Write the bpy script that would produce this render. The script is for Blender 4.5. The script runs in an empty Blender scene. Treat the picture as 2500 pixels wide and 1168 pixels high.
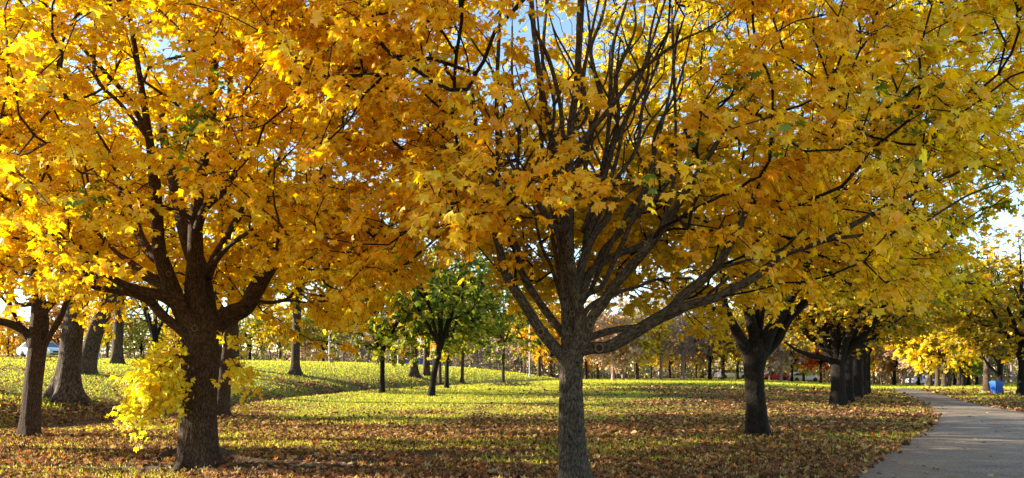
import bpy, math, numpy as np
from mathutils import Vector
SC = bpy.context.scene
COL = SC.collection
# ------------------------------------------------------------------ camera
F = 1890.0; HOR = 915.0; CAMH = 1.6
cd = bpy.data.cameras.new('camera'); cam = bpy.data.objects.new('camera', cd); COL.objects.link(cam)
cam.location = (0, 0, CAMH); cam.rotation_euler = (math.radians(90), 0, 0)
cd.sensor_width = 36; cd.lens = 36*F/2500; cd.shift_y = (HOR-584)/2500
cd.clip_end = 2000; cd.clip_start = 0.1
SC.camera = cam
# ------------------------------------------------------------------ light
SUN_AZ, SUN_EL = math.radians(-80), math.radians(15.5)
S = Vector((math.sin(SUN_AZ)*math.cos(SUN_EL), math.cos(SUN_AZ)*math.cos(SUN_EL), math.sin(SUN_EL)))
w = bpy.data.worlds.new('World'); SC.world = w; w.use_nodes = True
nt = w.node_tree; bg = nt.nodes['Background']
sky = nt.nodes.new('ShaderNodeTexSky'); sky.sky_type = 'NISHITA'; sky.sun_disc = False
sky.sun_elevation = SUN_EL; sky.sun_rotation = SUN_AZ; sky.air_density = 1.0; sky.dust_density = 0.1; sky.ozone_density = 1.2; sky.altitude = 800
nt.links.new(sky.outputs[0], bg.inputs[0]); bg.inputs[1].default_value = 0.10
sd = bpy.data.lights.new('sun', 'SUN'); sun = bpy.data.objects.new('sun', sd); COL.objects.link(sun)
sd.energy = 5.0; sd.angle = math.radians(0.5); sd.color = (1.0, 0.86, 0.66)
sun.rotation_euler = S.to_track_quat('Z', 'Y').to_euler(); sun.location = (-30, 20, 30)
SC.view_settings.view_transform = 'Standard'; SC.view_settings.look = 'None'
SC.view_settings.exposure = 2.05; SC.view_settings.gamma = 1.0; SC.view_settings.use_curve_mapping = False
SC.render.engine = 'CYCLES'
cy = SC.cycles; cy.max_bounces = 8; cy.diffuse_bounces = 5; cy.transmission_bounces = 6; cy.glossy_bounces = 2
cy.use_denoising = True; cy.denoiser = 'OPENIMAGEDENOISE'; cy.denoising_input_passes = 'RGB_ALBEDO_NORMAL'; cy.denoising_prefilter = 'ACCURATE'; cy.sample_clamp_indirect = 6.0; cy.use_adaptive_sampling = False
cy.caustics_reflective = False; cy.caustics_refractive = False
SC.render.film_transparent = False
# ------------------------------------------------------------------ helpers
A = np.array
def lerpn(a, b, t): return a+(b-a)*t
def sstep(a, b, x):
    t = np.clip((np.asarray(x, float)-a)/(b-a), 0, 1); return t*t*(3-2*t)
def unit(v):
    v = np.asarray(v, float); return v/np.maximum(np.linalg.norm(v, axis=-1, keepdims=True), 1e-9)
_nr = np.random.RandomState(7); _G = _nr.rand(64, 64)
def vnoise(x, y, s):
    x = np.asarray(x, float)/s; y = np.asarray(y, float)/s
    xi = np.floor(x).astype(int); yi = np.floor(y).astype(int)
    fx = x-xi; fy = y-yi; fx = fx*fx*(3-2*fx); fy = fy*fy*(3-2*fy)
    g = lambda a, b: _G[a % 64, b % 64]
    return (g(xi, yi)*(1-fx)+g(xi+1, yi)*fx)*(1-fy)+(g(xi, yi+1)*(1-fx)+g(xi+1, yi+1)*fx)*fy
def fbm(x, y, s): return .5*vnoise(x, y, s)+.3*vnoise(x+31.3, y+7.7, s*.47)+.2*vnoise(x+3.1, y+57.7, s*.21)
def P(px, py, d):
    return A([(px-1250)/F*d, d, CAMH+(HOR-py)/F*d])
def proj(p):
    p = np.asarray(p, float); d = np.maximum(p[..., 1], .05)
    return 1250+p[..., 0]/d*F, HOR-(p[..., 2]-CAMH)/d*F, p[..., 1]
DL = A([[-14.0, 21], [-12, 28], [-12.3, 34], [-9, 50], [-4, 63], [2, 76], [6, 90]])
def ditch_x(y): return np.interp(y, DL[:, 1], DL[:, 0], left=-15.5)
def H(x, y):
    x = np.asarray(x, float); y = np.asarray(y, float)
    L = np.interp(y, [14, 24, 33, 40, 60, 80, 100, 130, 250], [0, .15, .35, .5, .75, .9, .95, .9, .9])
    R = np.interp(y, [14, 24, 33, 45, 80, 110, 160, 250], [0, .12, .28, .4, .35, .1, -.4, -.8])
    th = x/np.maximum(y, 5)
    z = lerpn(L, R, sstep(.25, .5, th))
    s = ditch_x(y)-x
    fade = sstep(-6, 14, y)*(1-.45*sstep(82, 120, y))
    bank = 2.2*(1-np.exp(-np.maximum(s, 0)/10.0))*fade
    dit = -.32*np.exp(-((s-.2)/1.1)**2)*sstep(8, 20, y)*(1-sstep(58, 66, y))
    cr = .10*np.exp(-((s+2.0)/1.3)**2)*sstep(24, 32, y)*(1-sstep(55, 62, y))
    hill = 1.3*sstep(40, 54, x-(y-60)*.35)*sstep(55, 70, y)*(1-sstep(90, 130, y))*sstep(.62, .7, th)
    micro = .05*(fbm(x, y, 3.0)-.5)*sstep(3, 8, np.abs(y))
    return z+bank+dit+cr+hill+micro
def G(px, py):
    """ground point under a direction"""
    lo = None
    for d in np.arange(6, 200, .25):
        p = P(px, py, d)
        if p[2] <= H(p[0], p[1]): lo = d; break
    if lo is None: lo = 110
    p = P(px, py, lo); p[2] = H(p[0], p[1]); return p
def mesh_np(name, V, faces, mat=None, col=None, smooth=False, attr=None, parent=None, matidx=None, kind=None):
    """faces: (n,k) int array or list of such arrays"""
    me = bpy.data.meshes.new(name)
    if isinstance(faces, np.ndarray): faces = [faces]
    faces = [f for f in faces if len(f)]
    V = np.asarray(V, np.float32).reshape(-1, 3)
    me.vertices.add(len(V)); me.vertices.foreach_set('co', V.ravel())
    tot = np.concatenate([np.full(len(f), f.shape[1]) for f in faces]) if faces else np.zeros(0, int)
    loops = np.concatenate([f.ravel() for f in faces]).astype(np.int32)
    me.loops.add(len(loops)); me.loops.foreach_set('vertex_index', loops)
    me.polygons.add(len(tot))
    me.polygons.foreach_set('loop_start', (np.cumsum(tot)-tot).astype(np.int32))
    me.polygons.foreach_set('use_smooth', np.full(len(tot), bool(smooth)))
    if col is not None:
        c = np.ones((len(V), 4), np.float32); c[:, :3] = col
        a = me.attributes.new('Col', 'FLOAT_COLOR', 'POINT'); a.data.foreach_set('color', c.ravel())
    if attr:
        for k, v in attr.items():
            v = np.asarray(v, np.float32)
            if v.ndim == 1: a = me.attributes.new(k, 'FLOAT', 'POINT'); a.data.foreach_set('value', v)
            else: a = me.attributes.new(k, 'FLOAT_VECTOR', 'POINT'); a.data.foreach_set('vector', v.ravel())
    me.update(calc_edges=True)
    if mat is not None:
        for m in (mat if isinstance(mat, (list, tuple)) else [mat]): me.materials.append(m)
    if matidx is not None: me.polygons.foreach_set('material_index', np.asarray(matidx, np.int32))
    o = bpy.data.objects.new(name, me); COL.objects.link(o)
    if parent is not None: put(o, parent)
    if kind: o['kind'] = kind
    return o
def put(o, parent):
    """parent keeping the world place (parents are unrotated, unscaled empties or meshes)"""
    o.parent = parent
    off = Vector((0, 0, 0)); p = parent
    while p is not None: off += p.location; p = p.parent
    o.location = o.location-off
def tag(o, label, cat, group=None):
    o['label'] = label; o['category'] = cat
    if group: o['group'] = group
    return o
def thing(name, label, cat, loc=(0, 0, 0), group=None):
    o = bpy.data.objects.new(name, None); COL.objects.link(o); o.location = loc; o.empty_display_size = .2
    return tag(o, label, cat, group)
def join(parts):
    Vs, Fs, n = [], {}, 0
    for V, Fc in parts:
        for f in (Fc if isinstance(Fc, list) else [Fc]):
            if len(f): Fs.setdefault(f.shape[1], []).append(f+n)
        Vs.append(V); n += len(V)
    return np.concatenate(Vs), [np.concatenate(v) for v in Fs.values()]
def box(c, s, rz=0.0):
    v = A([[x, y, z] for z in (-.5, .5) for y in (-.5, .5) for x in (-.5, .5)])*A(s)
    R = A([[math.cos(rz), -math.sin(rz), 0], [math.sin(rz), math.cos(rz), 0], [0, 0, 1]])
    return v@R.T+A(c), A([[0, 2, 3, 1], [4, 5, 7, 6], [0, 1, 5, 4], [1, 3, 7, 5], [3, 2, 6, 7], [2, 0, 4, 6]])
def spline(pts, n):
    """Catmull-Rom through rows of pts (any number of columns), n samples per span"""
    p = np.vstack([2*pts[0]-pts[1], pts, 2*pts[-1]-pts[-2]]); out = []
    for i in range(1, len(p)-2):
        for t in np.arange(n)/n:
            a, b, c, d = p[i-1], p[i], p[i+1], p[i+2]
            out.append(.5*(2*b+(c-a)*t+(2*a-5*b+4*c-d)*t*t+(3*b-a-3*c+d)*t**3))
    out.append(pts[-1]); return A(out)
def tube(pts, rad, seg=12, cap=True, bump=0.0, seed=0):
    """returns V, faces, barkvec"""
    pts = np.asarray(pts, float); n = len(pts); rad = np.broadcast_to(np.asarray(rad, float), (n,))
    T = unit(np.gradient(pts, axis=0))
    u = A([1, 0, 0.]) if abs(T[0][0]) < .8 else A([0, 1, 0.])
    L = np.concatenate([[0], np.cumsum(np.linalg.norm(np.diff(pts, axis=0), axis=1))])
    th = np.linspace(0, 2*np.pi, seg, endpoint=False)
    V = np.zeros((n, seg, 3)); B = np.zeros((n, seg, 3)); rr = np.random.RandomState(seed)
    ph = rr.rand(6)*6.28
    for i in range(n):
        u = unit(u-T[i]*np.dot(u, T[i])); v = np.cross(T[i], u)
        r = rad[i]*(1+bump*(.5*np.sin(2*th+ph[0]+L[i]*2.3)+.35*np.sin(3*th+ph[1]-L[i]*3.7)+.4*np.sin(ph[2]+L[i]*5.1)+.25*np.sin(5*th+ph[3]+L[i]*1.7)))
        V[i] = pts[i]+np.outer(np.cos(th)*r, u)+np.outer(np.sin(th)*r, v)
        B[i] = np.stack([np.cos(th)*rad[i], np.sin(th)*rad[i], np.full(seg, L[i])], 1)+seed % 17
    idx = np.arange(n*seg).reshape(n, seg)
    a = idx[:-1]; b = np.roll(a, -1, 1); c = np.roll(idx[1:], -1, 1); d = idx[1:]
    fs = [np.stack([a, b, c, d], -1).reshape(-1, 4)]
    V = V.reshape(-1, 3); B = B.reshape(-1, 3)
    if cap:
        V = np.vstack([V, pts[-1]+T[-1]*rad[-1]*.3]); B = np.vstack([B, B[-1]])
        k = len(V)-1; e = idx[-1]; fs.append(np.stack([e, np.roll(e, -1), np.full(seg, k)], 1))
    return V, fs, B
def prisms(a, b, ra, rb, seg=4):
    """vectorised thin branches between points a and b"""
    n = len(a)
    if n == 0: return np.zeros((0, 3)), np.zeros((0, 4), int), np.zeros((0, 3))
    T = unit(b-a); u = np.cross(T, A([.31, .22, .92])); u = unit(u); v = np.cross(T, u)
    th = np.linspace(0, 2*np.pi, seg, endpoint=False)
    cs = np.cos(th)[None, :, None]; sn = np.sin(th)[None, :, None]
    ringd = cs*u[:, None]+sn*v[:, None]
    va = a[:, None]+ringd*ra[:, None, None]; vb = b[:, None]+ringd*rb[:, None, None]
    V = np.concatenate([va, vb], 1).reshape(-1, 3)
    k = np.arange(seg); q = np.stack([k, (k+1) % seg, (k+1) % seg+seg, k+seg], 1)
    Fc = (q[None]+(np.arange(n)*2*seg)[:, None, None]).reshape(-1, 4)
    return V, Fc, V*A([1, 1, .25])
# ------------------------------------------------------------------ materials
def mat_new(name):
    m = bpy.data.materials.new(name); m.use_nodes = True
    for n in list(m.node_tree.nodes): m.node_tree.nodes.remove(n)
    out = m.node_tree.nodes.new('ShaderNodeOutputMaterial'); return m, m.node_tree, out
def N(t, k, **kw):
    n = t.nodes.new(k)
    for a, b in kw.items():
        if a.startswith('i_'):
            key = a[2:]; key = int(key) if key.isdigit() else key.replace('_', ' ')
            n.inputs[key].default_value = b
        else: setattr(n, a, b)
    return n
def ramp(t, fac, stops):
    r = N(t, 'ShaderNodeValToRGB'); e = r.color_ramp.elements
    while len(e) < len(stops): e.new(.5)
    for i, (p, c) in enumerate(stops): e[i].position = p; e[i].color = (*c, 1)
    t.links.new(fac, r.inputs[0]); return r
def plain(name, c, rough=.6, metal=0.0, spec=.5, noise=.0, scale=8.0):
    m, t, out = mat_new(name); p = N(t, 'ShaderNodeBsdfPrincipled')
    p.inputs['Base Color'].default_value = (*c, 1); p.inputs['Roughness'].default_value = rough
    p.inputs['Metallic'].default_value = metal; p.inputs['Specular IOR Level'].default_value = spec
    if noise:
        tc = N(t, 'ShaderNodeTexCoord'); nz = N(t, 'ShaderNodeTexNoise'); nz.inputs['Scale'].default_value = scale; nz.inputs['Detail'].default_value = 5
        t.links.new(tc.outputs['Object'], nz.inputs['Vector'])
        r = ramp(t, nz.outputs['Fac'], [(.3, tuple(x*(1-noise) for x in c)), (.7, tuple(min(1, x*(1+noise)) for x in c))])
        t.links.new(r.outputs[0], p.inputs['Base Color'])
    t.links.new(p.outputs[0], out.inputs[0]); return m
def leaf_mat(name, trans=.55, gain=1.0, gloss=.06, rough=.4):
    m, t, out = mat_new(name)
    a = N(t, 'ShaderNodeAttribute', attribute_name='Col')
    hs = N(t, 'ShaderNodeHueSaturation'); hs.inputs['Saturation'].default_value = 1.05; hs.inputs['Value'].default_value = gain
    t.links.new(a.outputs['Color'], hs.inputs['Color'])
    d = N(t, 'ShaderNodeBsdfDiffuse'); tr = N(t, 'ShaderNodeBsdfTranslucent'); g = N(t, 'ShaderNodeBsdfGlossy'); g.inputs['Roughness'].default_value = rough
    g.inputs['Color'].default_value = (1, 1, 1, 1)
    t.links.new(a.outputs['Color'], d.inputs[0]); t.links.new(hs.outputs[0], tr.inputs[0])
    mx = N(t, 'ShaderNodeMixShader'); mx.inputs[0].default_value = trans
    t.links.new(d.outputs[0], mx.inputs[1]); t.links.new(tr.outputs[0], mx.inputs[2])
    m2 = N(t, 'ShaderNodeMixShader'); m2.inputs[0].default_value = gloss
    t.links.new(mx.outputs[0], m2.inputs[1]); t.links.new(g.outputs[0], m2.inputs[2])
    t.links.new(m2.outputs[0], out.inputs[0]); return m
def bark_mat(name, dark, light, scale=26.0, strength=1.0, lichen=None):
    m, t, out = mat_new(name); p = N(t, 'ShaderNodeBsdfPrincipled'); p.inputs['Roughness'].default_value = .9; p.inputs['Specular IOR Level'].default_value = .15
    at = N(t, 'ShaderNodeAttribute', attribute_name='bark')
    mp = N(t, 'ShaderNodeMapping'); mp.inputs['Scale'].default_value = (1, 1, .30)
    t.links.new(at.outputs['Vector'], mp.inputs[0])
    n1 = N(t, 'ShaderNodeTexNoise'); n1.inputs['Scale'].default_value = scale; n1.inputs['Detail'].default_value = 6; n1.inputs['Roughness'].default_value = .65; n1.inputs['Distortion'].default_value = .6
    vo = N(t, 'ShaderNodeTexVoronoi'); vo.feature = 'DISTANCE_TO_EDGE'; vo.inputs['Scale'].default_value = scale*.9
    t.links.new(mp.outputs[0], n1.inputs[0])
    vm = N(t, 'ShaderNodeVectorMath', operation='ADD'); sc = N(t, 'ShaderNodeVectorMath', operation='SCALE'); sc.inputs['Scale'].default_value = .035
    t.links.new(n1.outputs['Color'], sc.inputs[0]); t.links.new(mp.outputs[0], vm.inputs[0]); t.links.new(sc.outputs[0], vm.inputs[1]); t.links.new(vm.outputs[0], vo.inputs['Vector'])
    n2 = N(t, 'ShaderNodeTexNoise'); n2.inputs['Scale'].default_value = 3.5; n2.inputs['Detail'].default_value = 4
    t.links.new(at.outputs['Vector'], n2.inputs[0])
    hgt = N(t, 'ShaderNodeMath', operation='MULTIPLY_ADD'); hgt.inputs[1].default_value = 1.6
    cl = N(t, 'ShaderNodeMath', operation='MINIMUM'); cl.inputs[1].default_value = .35
    t.links.new(vo.outputs['Distance'], cl.inputs[0]); t.links.new(cl.outputs[0], hgt.inputs[0]); t.links.new(n1.outputs['Fac'], hgt.inputs[2])
    r = ramp(t, hgt.outputs[0], [(.42, dark), (.95, light)])
    mixc = N(t, 'ShaderNodeMixRGB', blend_type='MULTIPLY'); mixc.inputs[0].default_value = .55
    r2 = ramp(t, n2.outputs['Fac'], [(.3, (.6, .58, .55)), (.7, (1.25, 1.2, 1.1))])
    t.links.new(r.outputs[0], mixc.inputs[1]); t.links.new(r2.outputs[0], mixc.inputs[2])
    last = mixc.outputs[0]
    if lichen:
        n3 = N(t, 'ShaderNodeTexNoise'); n3.inputs['Scale'].default_value = 11; n3.inputs['Detail'].default_value = 5
        t.links.new(at.outputs['Vector'], n3.inputs[0])
        r3 = ramp(t, n3.outputs['Fac'], [(.56, (0, 0, 0)), (.68, (.7, .7, .7))])
        ml = N(t, 'ShaderNodeMixRGB'); ml.inputs[2].default_value = (*lichen, 1)
        t.links.new(r3.outputs[0], ml.inputs[0]); t.links.new(last, ml.inputs[1]); last = ml.outputs[0]
    t.links.new(last, p.inputs['Base Color'])
    b = N(t, 'ShaderNodeBump'); b.inputs['Strength'].default_value = strength; b.inputs['Distance'].default_value = .02
    t.links.new(hgt.outputs[0], b.inputs['Height']); t.links.new(b.outputs[0], p.inputs['Normal'])
    t.links.new(p.outputs[0], out.inputs[0]); return m
M_LEAF = leaf_mat('maple_leaf', .60, 1.0, .02)
M_FAR = leaf_mat('distant_leaf', .45, 1.0, .0)
M_LIT = leaf_mat('fallen_leaf', .30, 1.0, .0)
M_GRASS = leaf_mat('grass_blade', .50, 1.1, .0)
B_WARM = bark_mat('bark_warm', (.016, .010, .007), (.105, .068, .045), 38)
B_GREY = bark_mat('bark_grey', (.014, .012, .010), (.125, .105, .08), 40, lichen=(.12, .12, .085))
B_DARK_SHADE = bark_mat('bark_dark_shade', (.005, .004, .004), (.030, .026, .022), 36)  # dark bark, lowered further so the colour carries the right maple's trunk shade
B_OLD = bark_mat('bark_old', (.018, .013, .011), (.12, .088, .066), 20)
B_TWIG = bark_mat('bark_twig', (.018, .013, .010), (.06, .045, .033), 30, .3)
B_PALE = bark_mat('bark_pale', (.14, .10, .085), (.42, .33, .28), 20, .5)
M_CUT = plain('cut_wood', (.15, .11, .075), .8, noise=.35, scale=30)
# ------------------------------------------------------------------ path + litter maps
PL = [(2040, 1210), (2072, 1168), (2108, 1140), (2200, 1090), (2262, 1050), (2283, 1022), (2272, 1000), (2235, 978), (2198, 962), (2172, 950)]
PR = [(3400, 1210), (3150, 1168), (2980, 1130), (2830, 1082), (2640, 1036), (2500, 1008), (2420, 994), (2335, 974), (2275, 959), (2228, 950)]
pl = spline(A([G(*q)[:2] for q in PL]), 8); pr = spline(A([G(*q)[:2] for q in PR]), 8)
pl = np.vstack([pl[0]+(pl[0]-pl[1])*k for k in (40, 20, 8)]+[pl]); pr = np.vstack([pr[0]+(pr[0]-pr[1])*k for k in (40, 20, 8)]+[pr])
ncol = 15
tt = np.linspace(0, 1, ncol)
PG = pl[:, None]*(1-tt)[None, :, None]+pr[:, None]*tt[None, :, None]
poly = np.vstack([pl, pr[::-1]])
def inpoly(x, y, pg=poly):
    x = np.asarray(x, float); y = np.asarray(y, float); r = np.zeros(x.shape, bool); j = len(pg)-1
    for i in range(len(pg)):
        xi, yi = pg[i]; xj, yj = pg[j]
        if yi != yj: r ^= ((yi > y) != (yj > y)) & (x < (xj-xi)*(y-yi)/(yj-yi)+xi)
        j = i
    return r
TL = G(483, 1137); TC = G(1402, 1180); TR = G(1850, 1064)
def litter(x, y):
    """how thickly fallen leaves cover the lawn, 0..1"""
    px, py, d = proj(np.stack([x, y, H(x, y)], -1))
    near = .95*(1-sstep(24, 34, y))
    for c, r, a in ((TC, 9, .35), (TR, 11, .5), (TL, 8, .25), (A([13, 32, 0]), 13, .6), (A([17, 40, 0]), 11, .5)):
        near = np.maximum(near, 0)+a*np.exp(-(((x-c[0])**2+(y-c[1])**2)/r**2))
    right = .6*sstep(0, 14, x)*(1-sstep(45, 75, y))
    s = ditch_x(y)-x
    ditch = .75*np.exp(-((s-1.0)/2.6)**2)*(1-sstep(50, 66, y))*sstep(20, 30, y)
    bank = .28*sstep(2, 8, s)*sstep(.5, .62, fbm(x+9, y, 5.0))
    v = (near+right)*np.where(s > 0, .35, 1)+ditch+bank
    v = v*(.25+1.4*sstep(.36, .60, fbm(x, y*1.5, 3.2)))
    clean = np.exp(-(((x+4)/8.5)**2+((y-36)/8)**2))
    return np.clip(v*(1-.8*clean), 0, 1)
def dirt(x, y):
    d1 = np.exp(-(((x-TL[0]-1.3)/3.3)**2+((y-TL[1]+.1)/1.25)**2))*1.3
    d1 = d1+.9*np.exp(-(((x+1.0)/2.6)**2+((y-15.3)/.8)**2))
    d2 = .55*np.exp(-((x-TC[0]-.6)**2+(y-TC[1])**2)/1.6**2)+.5*np.exp(-((x-TR[0]-.8)**2+(y-TR[1])**2)/2.0**2)
    s = ditch_x(y)-x
    d3 = 1.3*np.exp(-((s-.1)/.75)**2)*sstep(14, 19, y)*(1-sstep(29, 33, y))
    d4 = .9*np.exp(-((s-.4)/.8)**2)*sstep(45, 52, y)
    d0 = d1+d2+d3+d4
    return np.clip(d0*(.55+.9*fbm(x, y, 1.1))-.1, 0, 1)
# ground sheet
ys = np.concatenate([np.linspace(-60, 6, 20), np.linspace(6.5, 40, 110), np.geomspace(40.5, 160, 90), [180, 220, 300, 450, 700, 1100]])
us = np.linspace(-1, 1, 241)
YY, UU = np.meshgrid(ys, us, indexing='ij'); XX = UU*(22+.95*np.abs(YY))
ZZ = H(XX, YY)
ip = inpoly(XX, YY)
gv = np.stack([XX, YY, ZZ], -1).reshape(-1, 3); n0, n1_ = XX.shape
ii = np.arange(n0*n1_).reshape(n0, n1_)
gf = np.stack([ii[:-1, :-1], ii[:-1, 1:], ii[1:, 1:], ii[1:, :-1]], -1).reshape(-1, 4)
m, t, out = mat_new('lawn')
p = N(t, 'ShaderNodeBsdfPrincipled'); p.inputs['Roughness'].default_value = .95; p.inputs['Specular IOR Level'].default_value = .1
tc = N(t, 'ShaderNodeTexCoord')
na = N(t, 'ShaderNodeTexNoise', ); na.inputs['Scale'].default_value = .5; na.inputs['Detail'].default_value = 8
nb = N(t, 'ShaderNodeTexNoise'); nb.inputs['Scale'].default_value = 14; nb.inputs['Detail'].default_value = 6; nb.inputs['Roughness'].default_value = .75
vv = N(t, 'ShaderNodeTexVoronoi'); vv.inputs['Scale'].default_value = 11
for n_ in (na, nb): t.links.new(tc.outputs['Object'], n_.inputs['Vector'])
t.links.new(tc.outputs['Object'], vv.inputs['Vector'])
g1 = ramp(t, nb.outputs['Fac'], [(.28, (.07, .09, .014)), (.50, (.24, .26, .03)), (.70, (.44, .40, .07))])
g2 = ramp(t, na.outputs['Fac'], [(.35, (.75, .8, .8)), (.65, (1.25, 1.15, .95))])
gm = N(t, 'ShaderNodeMixRGB', blend_type='MULTIPLY'); gm.inputs[0].default_value = .8
t.links.new(g1.outputs[0], gm.inputs[1]); t.links.new(g2.outputs[0], gm.inputs[2])
lc = ramp(t, vv.outputs['Color'], [(.12, (.03, .018, .012)), (.4, (.13, .065, .032)), (.62, (.24, .12, .05)), (.9, (.40, .25, .11))])
al = N(t, 'ShaderNodeAttribute', attribute_name='litter'); ad = N(t, 'ShaderNodeAttribute', attribute_name='dirt')
thr = N(t, 'ShaderNodeMath', operation='LESS_THAN'); vv2 = N(t, 'ShaderNodeTexVoronoi'); vv2.inputs['Scale'].default_value = 9; t.links.new(tc.outputs['Object'], vv2.inputs['Vector'])
sepc = N(t, 'ShaderNodeSeparateColor'); t.links.new(vv2.outputs['Color'], sepc.inputs[0])
t.links.new(sepc.outputs[1], thr.inputs[0]); t.links.new(al.outputs['Fac'], thr.inputs[1])
ml = N(t, 'ShaderNodeMixRGB'); t.links.new(thr.outputs[0], ml.inputs[0]); t.links.new(gm.outputs[0], ml.inputs[1]); t.links.new(lc.outputs[0], ml.inputs[2])
dr = ramp(t, nb.outputs['Fac'], [(.3, (.07, .05, .038)), (.7, (.19, .145, .11))])
md = N(t, 'ShaderNodeMixRGB'); t.links.new(ad.outputs['Fac'], md.inputs[0]); t.links.new(ml.outputs[0], md.inputs[1]); t.links.new(dr.outputs[0], md.inputs[2])
t.links.new(md.outputs[0], p.inputs['Base Color'])
bp = N(t, 'ShaderNodeBump'); bp.inputs['Strength'].default_value = 1.0; bp.inputs['Distance'].default_value = .10
t.links.new(nb.outputs['Fac'], bp.inputs['Height']); t.links.new(bp.outputs[0], p.inputs['Normal'])
t.links.new(p.outputs[0], out.inputs[0]); M_LAWN = m
gx, gy = gv[:, 0], gv[:, 1]
g = mesh_np('ground', gv, gf, M_LAWN, smooth=True, attr={'litter': litter(gx, gy), 'dirt': dirt(gx, gy)}, kind='structure')
# asphalt path
m, t, out = mat_new('asphalt'); p = N(t, 'ShaderNodeBsdfPrincipled'); p.inputs['Roughness'].default_value = .75; p.inputs['Specular IOR Level'].default_value = .35
tc = N(t, 'ShaderNodeTexCoord'); a1 = N(t, 'ShaderNodeTexNoise'); a1.inputs['Scale'].default_value = 34; a1.inputs['Detail'].default_value = 8; a1.inputs['Roughness'].default_value = .8
a2 = N(t, 'ShaderNodeTexNoise'); a2.inputs['Scale'].default_value = .9; a2.inputs['Detail'].default_value = 6
for n_ in (a1, a2): t.links.new(tc.outputs['Object'], n_.inputs['Vector'])
r1 = ramp(t, a1.outputs['Fac'], [(.38, (.10, .076, .056)), (.5, (.29, .225, .16)), (.62, (.58, .46, .33))])
r2 = ramp(t, a2.outputs['Fac'], [(.30, (.62, .60, .60)), (.48, (1., .97, .93)), (.52, (.9, .88, .86)), (.7, (1.25, 1.18, 1.06))])
mm = N(t, 'ShaderNodeMixRGB', blend_type='MULTIPLY'); mm.inputs[0].default_value = 1
t.links.new(r1.outputs[0], mm.inputs[1]); t.links.new(r2.outputs[0], mm.inputs[2]); t.links.new(mm.outputs[0], p.inputs['Base Color'])
bp = N(t, 'ShaderNodeBump'); bp.inputs['Strength'].default_value = 1.0; bp.inputs['Distance'].default_value = .03; t.links.new(a1.outputs['Fac'], bp.inputs['Height']); t.links.new(bp.outputs[0], p.inputs['Normal'])
t.links.new(p.outputs[0], out.inputs[0]); M_ASPH = m
px_, py_ = PG[..., 0], PG[..., 1]; pz = H(px_, py_)+.035-.03*(np.abs(tt-.5)*2)[None]**6
pi = np.arange(PG.shape[0]*ncol).reshape(-1, ncol)
pf = np.stack([pi[:-1, :-1], pi[:-1, 1:], pi[1:, 1:], pi[1:, :-1]], -1).reshape(-1, 4)
pathz = lambda x, y: H(x, y)+.035
mesh_np('asphalt_path', np.stack([px_, py_, pz], -1).reshape(-1, 3), pf, M_ASPH, smooth=True, kind='structure')
# far roads
def strip(name, pts, wid, mat, dz=.03):
    pts = spline(A(pts, ) if isinstance(pts, list) else pts, 10); T = unit(np.gradient(pts, axis=0)); nrm = np.stack([-T[:, 1], T[:, 0]], 1)
    cs = [pts+nrm*wid*k for k in (-.5, -.17, .17, .5)]; V = np.stack([np.concatenate([c, (H(c[:, 0], c[:, 1])+dz)[:, None]], 1) for c in cs], 1)
    k = np.arange(len(pts)*4).reshape(-1, 4); f = np.stack([k[:-1, :-1], k[:-1, 1:], k[1:, 1:], k[1:, :-1]], -1).reshape(-1, 4)
    return mesh_np(name, V.reshape(-1, 3), f, mat, smooth=True, kind='structure')
M_ROAD = plain('far_road', (.30, .28, .26), .7, noise=.15, scale=3)
M_CONC = plain('kerb_stone', (.34, .32, .28), .8, noise=.2, scale=6)
strip('far_road', [[-90., 92.], [-30., 104], [10, 108], [40, 112], [62, 118], [120, 128]], 7, M_ROAD)
strip('side_road', [[30., 52.], [38., 54], [50, 55.5], [80, 58]], 3.2, M_CONC)
strip('far_kerb', [[14., 103.], [30, 105], [44, 107], [54, 110]], .35, M_CONC, .14)
# ------------------------------------------------------------------ leaves
def tmpl(ang, rad, curl, centre=True, fold=0.0):
    a = np.radians(A(ang, float)); r = A(rad, float)
    V = np.stack([np.sin(a)*r, np.cos(a)*r, -curl*r*r+fold*np.abs(np.sin(a)*r)], 1)
    n = len(a)
    if centre:
        V = np.vstack([V, [0, .02, .05]]); k = np.arange(n); Fc = np.stack([k, (k+1) % n, np.full(n, n)], 1)[:, ::-1]
    else:
        k = np.arange(1, n-1); Fc = np.stack([np.zeros(n-2, int), k, k+1], 1)[:, ::-1]
    return V, Fc
HI = tmpl([0, 24, 52, 80, 106, 180, -106, -80, -52, -24], [1.0, .60, .97, .58, .74, .14, .74, .58, .97, .60], .28)
HI2 = tmpl([0, 24, 52, 80, 106, 180, -106, -80, -52, -24], [1.0, .64, .9, .6, .7, .14, .74, .58, .94, .62], .55, True, .35)
ME = tmpl([180, -118, -54, -24, 0, 24, 54, 118], [.2, .62, .95, .5, 1, .5, .95, .62], .25, False)
LO = tmpl([180, -80, 0, 80], [.6, .7, 1, .7], .3, False)
a_ = []; r_ = []
for tip, rr_, wdt in ((0, 1.05, 1), (52, .97, 1), (106, .68, .8)):
    for da, f in ((-15, .78), (-9, .76), (-6, .88), (0, 1), (6, .88), (9, .76), (15, .78)): a_.append(tip+da*wdt*1.15); r_.append(rr_*f)
    a_.append(tip+26); r_.append({0: .58, 52: .52, 106: .36}[tip])
a_ = a_[3:]; r_ = r_[3:]
half = list(zip(a_, r_)); full = [(0, 1.05)]+[h for h in half if h[0] > 1]; full = full+[(180, .10)]+[(-x, y) for x, y in full[1:]][::-1]
def leaf_parts(curl, fold): return tmpl([q[0] for q in full], [q[1] for q in full], curl, True, fold)
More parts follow.
